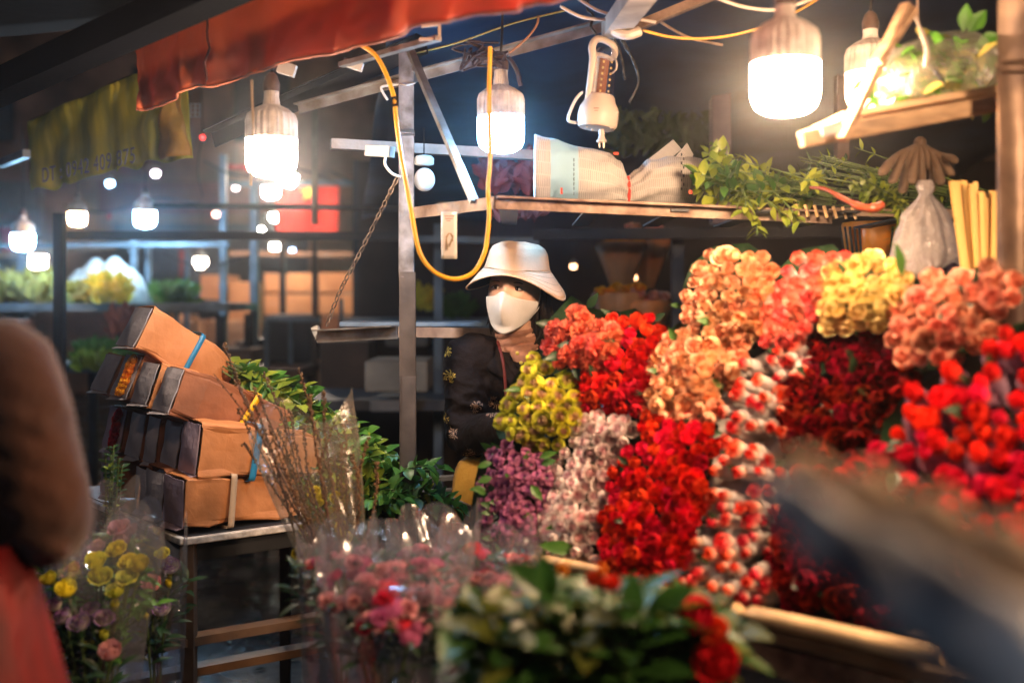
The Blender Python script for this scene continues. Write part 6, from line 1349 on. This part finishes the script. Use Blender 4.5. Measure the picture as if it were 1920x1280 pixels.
for (x0, x1, y0, y1, d, c_, lab) in ((392, 470, 655, 700, 6.8, (.30, .16, .09), 'brown crate standing on the brown low table'), (600, 690, 640, 735, 6.0, (.16, .10, .07), 'tall dim crate between the brown table and the pale foam box'), (920, 985, 560, 606, 7.2, (.30, .2, .14), 'tan box on the blue grey table beside the mask'), (440, 500, 640, 690, 7.6, (.2, .09, .05), 'reddish crate behind the brown low table'), (640, 750, 540, 600, 11.4, (.35, .2, .15), 'broad brown carton far behind the chain'), (0, 30, 600, 700, 6.4, (.2, .1, .07), 'brown box hidden by the passer-by')):
    a, c = P(x0, y1, d), P(x1, y0, d); tag(MB().box(((a.x + c.x) / 2, d + .2, (a.z + c.z) / 2), (c.x - a.x, .4, c.z - a.z)).build('crate', mat('crate_%d' % x0, c_, .7, 0, .2, 4), None, bevel=.01), lab, 'crate')
for (x, y0, y1, d, wpx, lab) in ((350, 440, 900, 8.8, 7, 'thin pale post left of the lone small bulb'), (500, 600, 900, 6.6, 9, 'short grey leg post left of the dark cage crate'), (545, 600, 900, 6.8, 8, 'short grey leg post right of the dark cage crate'), (640, 560, 900, 7.0, 7, 'short dim post beneath the chain end'), (700, 440, 900, 8.8, 8, 'thin post beside the teal bulb'), (910, 600, 900, 5.8, 8, 'thin dark post hidden behind the jacket shoulder'), (330, 560, 900, 7.0, 8, 'thin post at the right end of the pale edged table')):
    post(x, y0, y1, d, wpx, M_blueg, lab)
beam(500, 598, 600, 600, 6.7, 8, M_blueg, 'short grey crossbar above the dark cage crate')
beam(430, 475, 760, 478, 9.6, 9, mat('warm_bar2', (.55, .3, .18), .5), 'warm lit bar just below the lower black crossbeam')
for k, pts in enumerate(([(380, 300), (450, 330), (560, 318), (640, 350)], [(120, 385), (200, 398), (300, 372), (420, 392)], [(770, 500), (830, 515), (900, 492)], [(1040, 460), (1120, 480), (1230, 452)], [(300, 470), (380, 500), (480, 476)], [(620, 320), (680, 345), (760, 325)])):
    tag(MB().tube(catmull([P(x, y, 7.6) for x, y in pts], 6), .008, 6).build('wire', M_pd, None, True), ['slack wire crossing in front of the pale bar above the flag', 'slack wire looping between the left far bulbs', 'slack wire behind the yellow cable loop', 'slack wire in the dark above the coral bundle', 'slack wire by the lone small bulb', 'slack wire above the red pennant'][k], 'wire')
for (x0, x1, y0, y1, d, c_, lab) in ((300, 372, 600, 655, 9.5, (.45, .22, .12), 'warm brown crate far behind the topmost sleeve'), (375, 470, 600, 650, 9.8, (.55, .28, .15), 'warm brown carton between the pale posts under the orange crate'), (770, 830, 500, 548, 9.6, (.38, .25, .2), 'pinkish box seen between the steel pole and the yellow cable loop'), (700, 745, 560, 600, 8.6, (.35, .16, .1), 'rust coloured box left of the steel pole'), (880, 950, 585, 610, 9.4, (.4, .3, .25), 'pale parcel beyond the jacket shoulder'), (1080, 1150, 520, 560, 8.0, (.5, .22, .1), 'orange brown box right of the hat brim')):
    a, c = P(x0, y1, d), P(x1, y0, d); tag(MB().box(((a.x + c.x) / 2, d + .2, (a.z + c.z) / 2), (c.x - a.x, .4, c.z - a.z)).build('crate', mat('crate_%d' % x0, c_, .7, 0, .2, 4), None, bevel=.01), lab, 'crate')
# flag
fg = empty('flag', P(577, 392, 10.2), 'red flag with a yellow star hanging beyond the crossbeams', 'flag')
MB().grid(lambda u, v: P(517 + 118 * u, 345 + 94 * v, 10.2) + Vector((0, .03 * math.sin(u * 9 + v * 2), 0)), 30, 10).build('cloth', mat('flag_red', (.85, .035, .012), .7, trans=.4), fg, True, solid=.004)
st_ = []; c = P(579, 361, 10.13)
for i in range(10):
    a = PI / 2 + i * PI / 5; r_ = .085 if i % 2 == 0 else .036; st_.append(c + Vector((math.cos(a) * r_, 0, math.sin(a) * r_)))
MB().add([c] + st_, [(0, 1 + i, 1 + (i + 1) % 10) for i in range(10)]).build('star', mat('star_yellow', (.85, .6, .02), .6), fg, solid=.004)
for (x0, x1, y0, y1, d, c_, lab) in ((693, 702, 350, 392, 9.2, (.5, .05, .04), 'narrow red pennant right of the flag'), (200, 208, 400, 412, 9, (.5, .04, .03), 'tiny red cloth scrap above the crossbeam'), (0, 40, 425, 480, 9.5, (.4, .03, .05), 'dull red banner behind the farthest left bulb'), (335, 345, 470, 520, 9.3, (.45, .08, .06), 'small red banner left of the lone bulb'), (425, 520, 308, 318, 9.5, (.5, .05, .03), 'red strip hanging above the flag')):
    tag(MB().grid(lambda u, v: P(x0 + (x1 - x0) * u, y0 + (y1 - y0) * v, d) + Vector((0, .02 * math.sin(u * 8 + v * 3), 0)), 8, 8).build('banner', mat('ban_%d' % x0, c_, .7, trans=.3), None, True, solid=.004), lab, 'banner')
# orange wrapped bouquets lit behind the right part of the bank
b = MB(); rr_ = random.Random(9)
ob = empty('flower_pot_row', P(1625, 470, 3.4), 'orange wrapped bouquet glowing under the shelf left of the white bag', 'bouquet')
MB().lathe([(.05, -.1), (.075, 0), (.085, .07), (.078, .09)], P(1630, 470, 3.4), 24, wob=lambda a, z: 1 + .08 * math.sin(a * 9)).build('orange_wrap', mat('orange_film', (.8, .28, .03), .35, trans=.3), ob, True)
for k in range(14): b.tube([P(1590 + k * 7, 520, 3.35), P(1575 + k * 9, 425, 3.33)], .004, 6)
b.build('dark_stems', M_dark, ob)
for k, (x, y, d, lab) in enumerate(((1165, 470, 5.0, 'left brown paper bouquet in the dark behind the woman'), (1215, 455, 5.2, 'middle brown paper bouquet in the dark behind the woman'), (1160, 565, 4.8, 'orange tinted bouquet right behind the coral bundle'), (1210, 580, 4.8, 'reddish bouquet right behind the bright red bundle'))):
    r_ = empty('paper_bouquet', P(x, y, d), lab, 'bouquet', 'dim bouquets behind the woman'); rr_ = random.Random(k)
    MB().lathe([(.03, -.22), (.08, -.08), (.12, .02), (.11, .04)], P(x, y, d), 20, wob=lambda a, z: 1 + .1 * math.sin(a * 7)).build('brown_wrap', mat('brown_wrap_%d' % (k % 2), [(.45, .2, .08), (.65, .22, .06)][k % 2], .5), r_, True)
    for i in range(12): inst('flower_head', head('rose', [p_or, p_salm][k % 2], i % 4), r_, axmat(Vector((rr_.uniform(-.09, .09), rr_.uniform(-.06, .03), rr_.uniform(.0, .06))), (rr_.uniform(-.4, .4), -.6, .8), .026, i))
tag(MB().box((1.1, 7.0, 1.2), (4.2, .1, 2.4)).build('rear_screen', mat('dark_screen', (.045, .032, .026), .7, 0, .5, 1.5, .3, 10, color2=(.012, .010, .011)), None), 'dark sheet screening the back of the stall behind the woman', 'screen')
# loose litter on the wet floor under the sleeves
rr_ = random.Random(12); b = MB()
for k in range(260):
    p = Vector((rr_.uniform(-1.6, .3), rr_.uniform(3.2, 6.5), .004)); leaf_into(b, p, (rr_.uniform(-1, 1), rr_.uniform(-1, 1), .05), (0, 0, 1), .06, .02, 0, rr_)
b.build('leaf_litter', M_leafd, None)['kind'] = 'stuff'
# ------------------------------------------------------------------ haze volume added to give the bulbs a glow
def haze():
    m = bpy.data.materials.new('glow_haze'); m.use_nodes = True; N = m.node_tree.nodes; N.remove(N['Principled BSDF']); v = N.new('ShaderNodeVolumePrincipled')
    v.inputs['Color'].default_value = (.85, .88, .95, 1); v.inputs['Density'].default_value = HAZE; v.inputs['Anisotropy'].default_value = .93
    m.node_tree.links.new(v.outputs[0], N['Material Output'].inputs['Volume'])
    o = MB().box((0, 20, 4), (70, 50, 10)).build('haze', m, None); o['kind'] = 'stuff'; return o
HAZE = .0072
haze()
print('OBJECTS BUILT', len(bpy.data.objects))
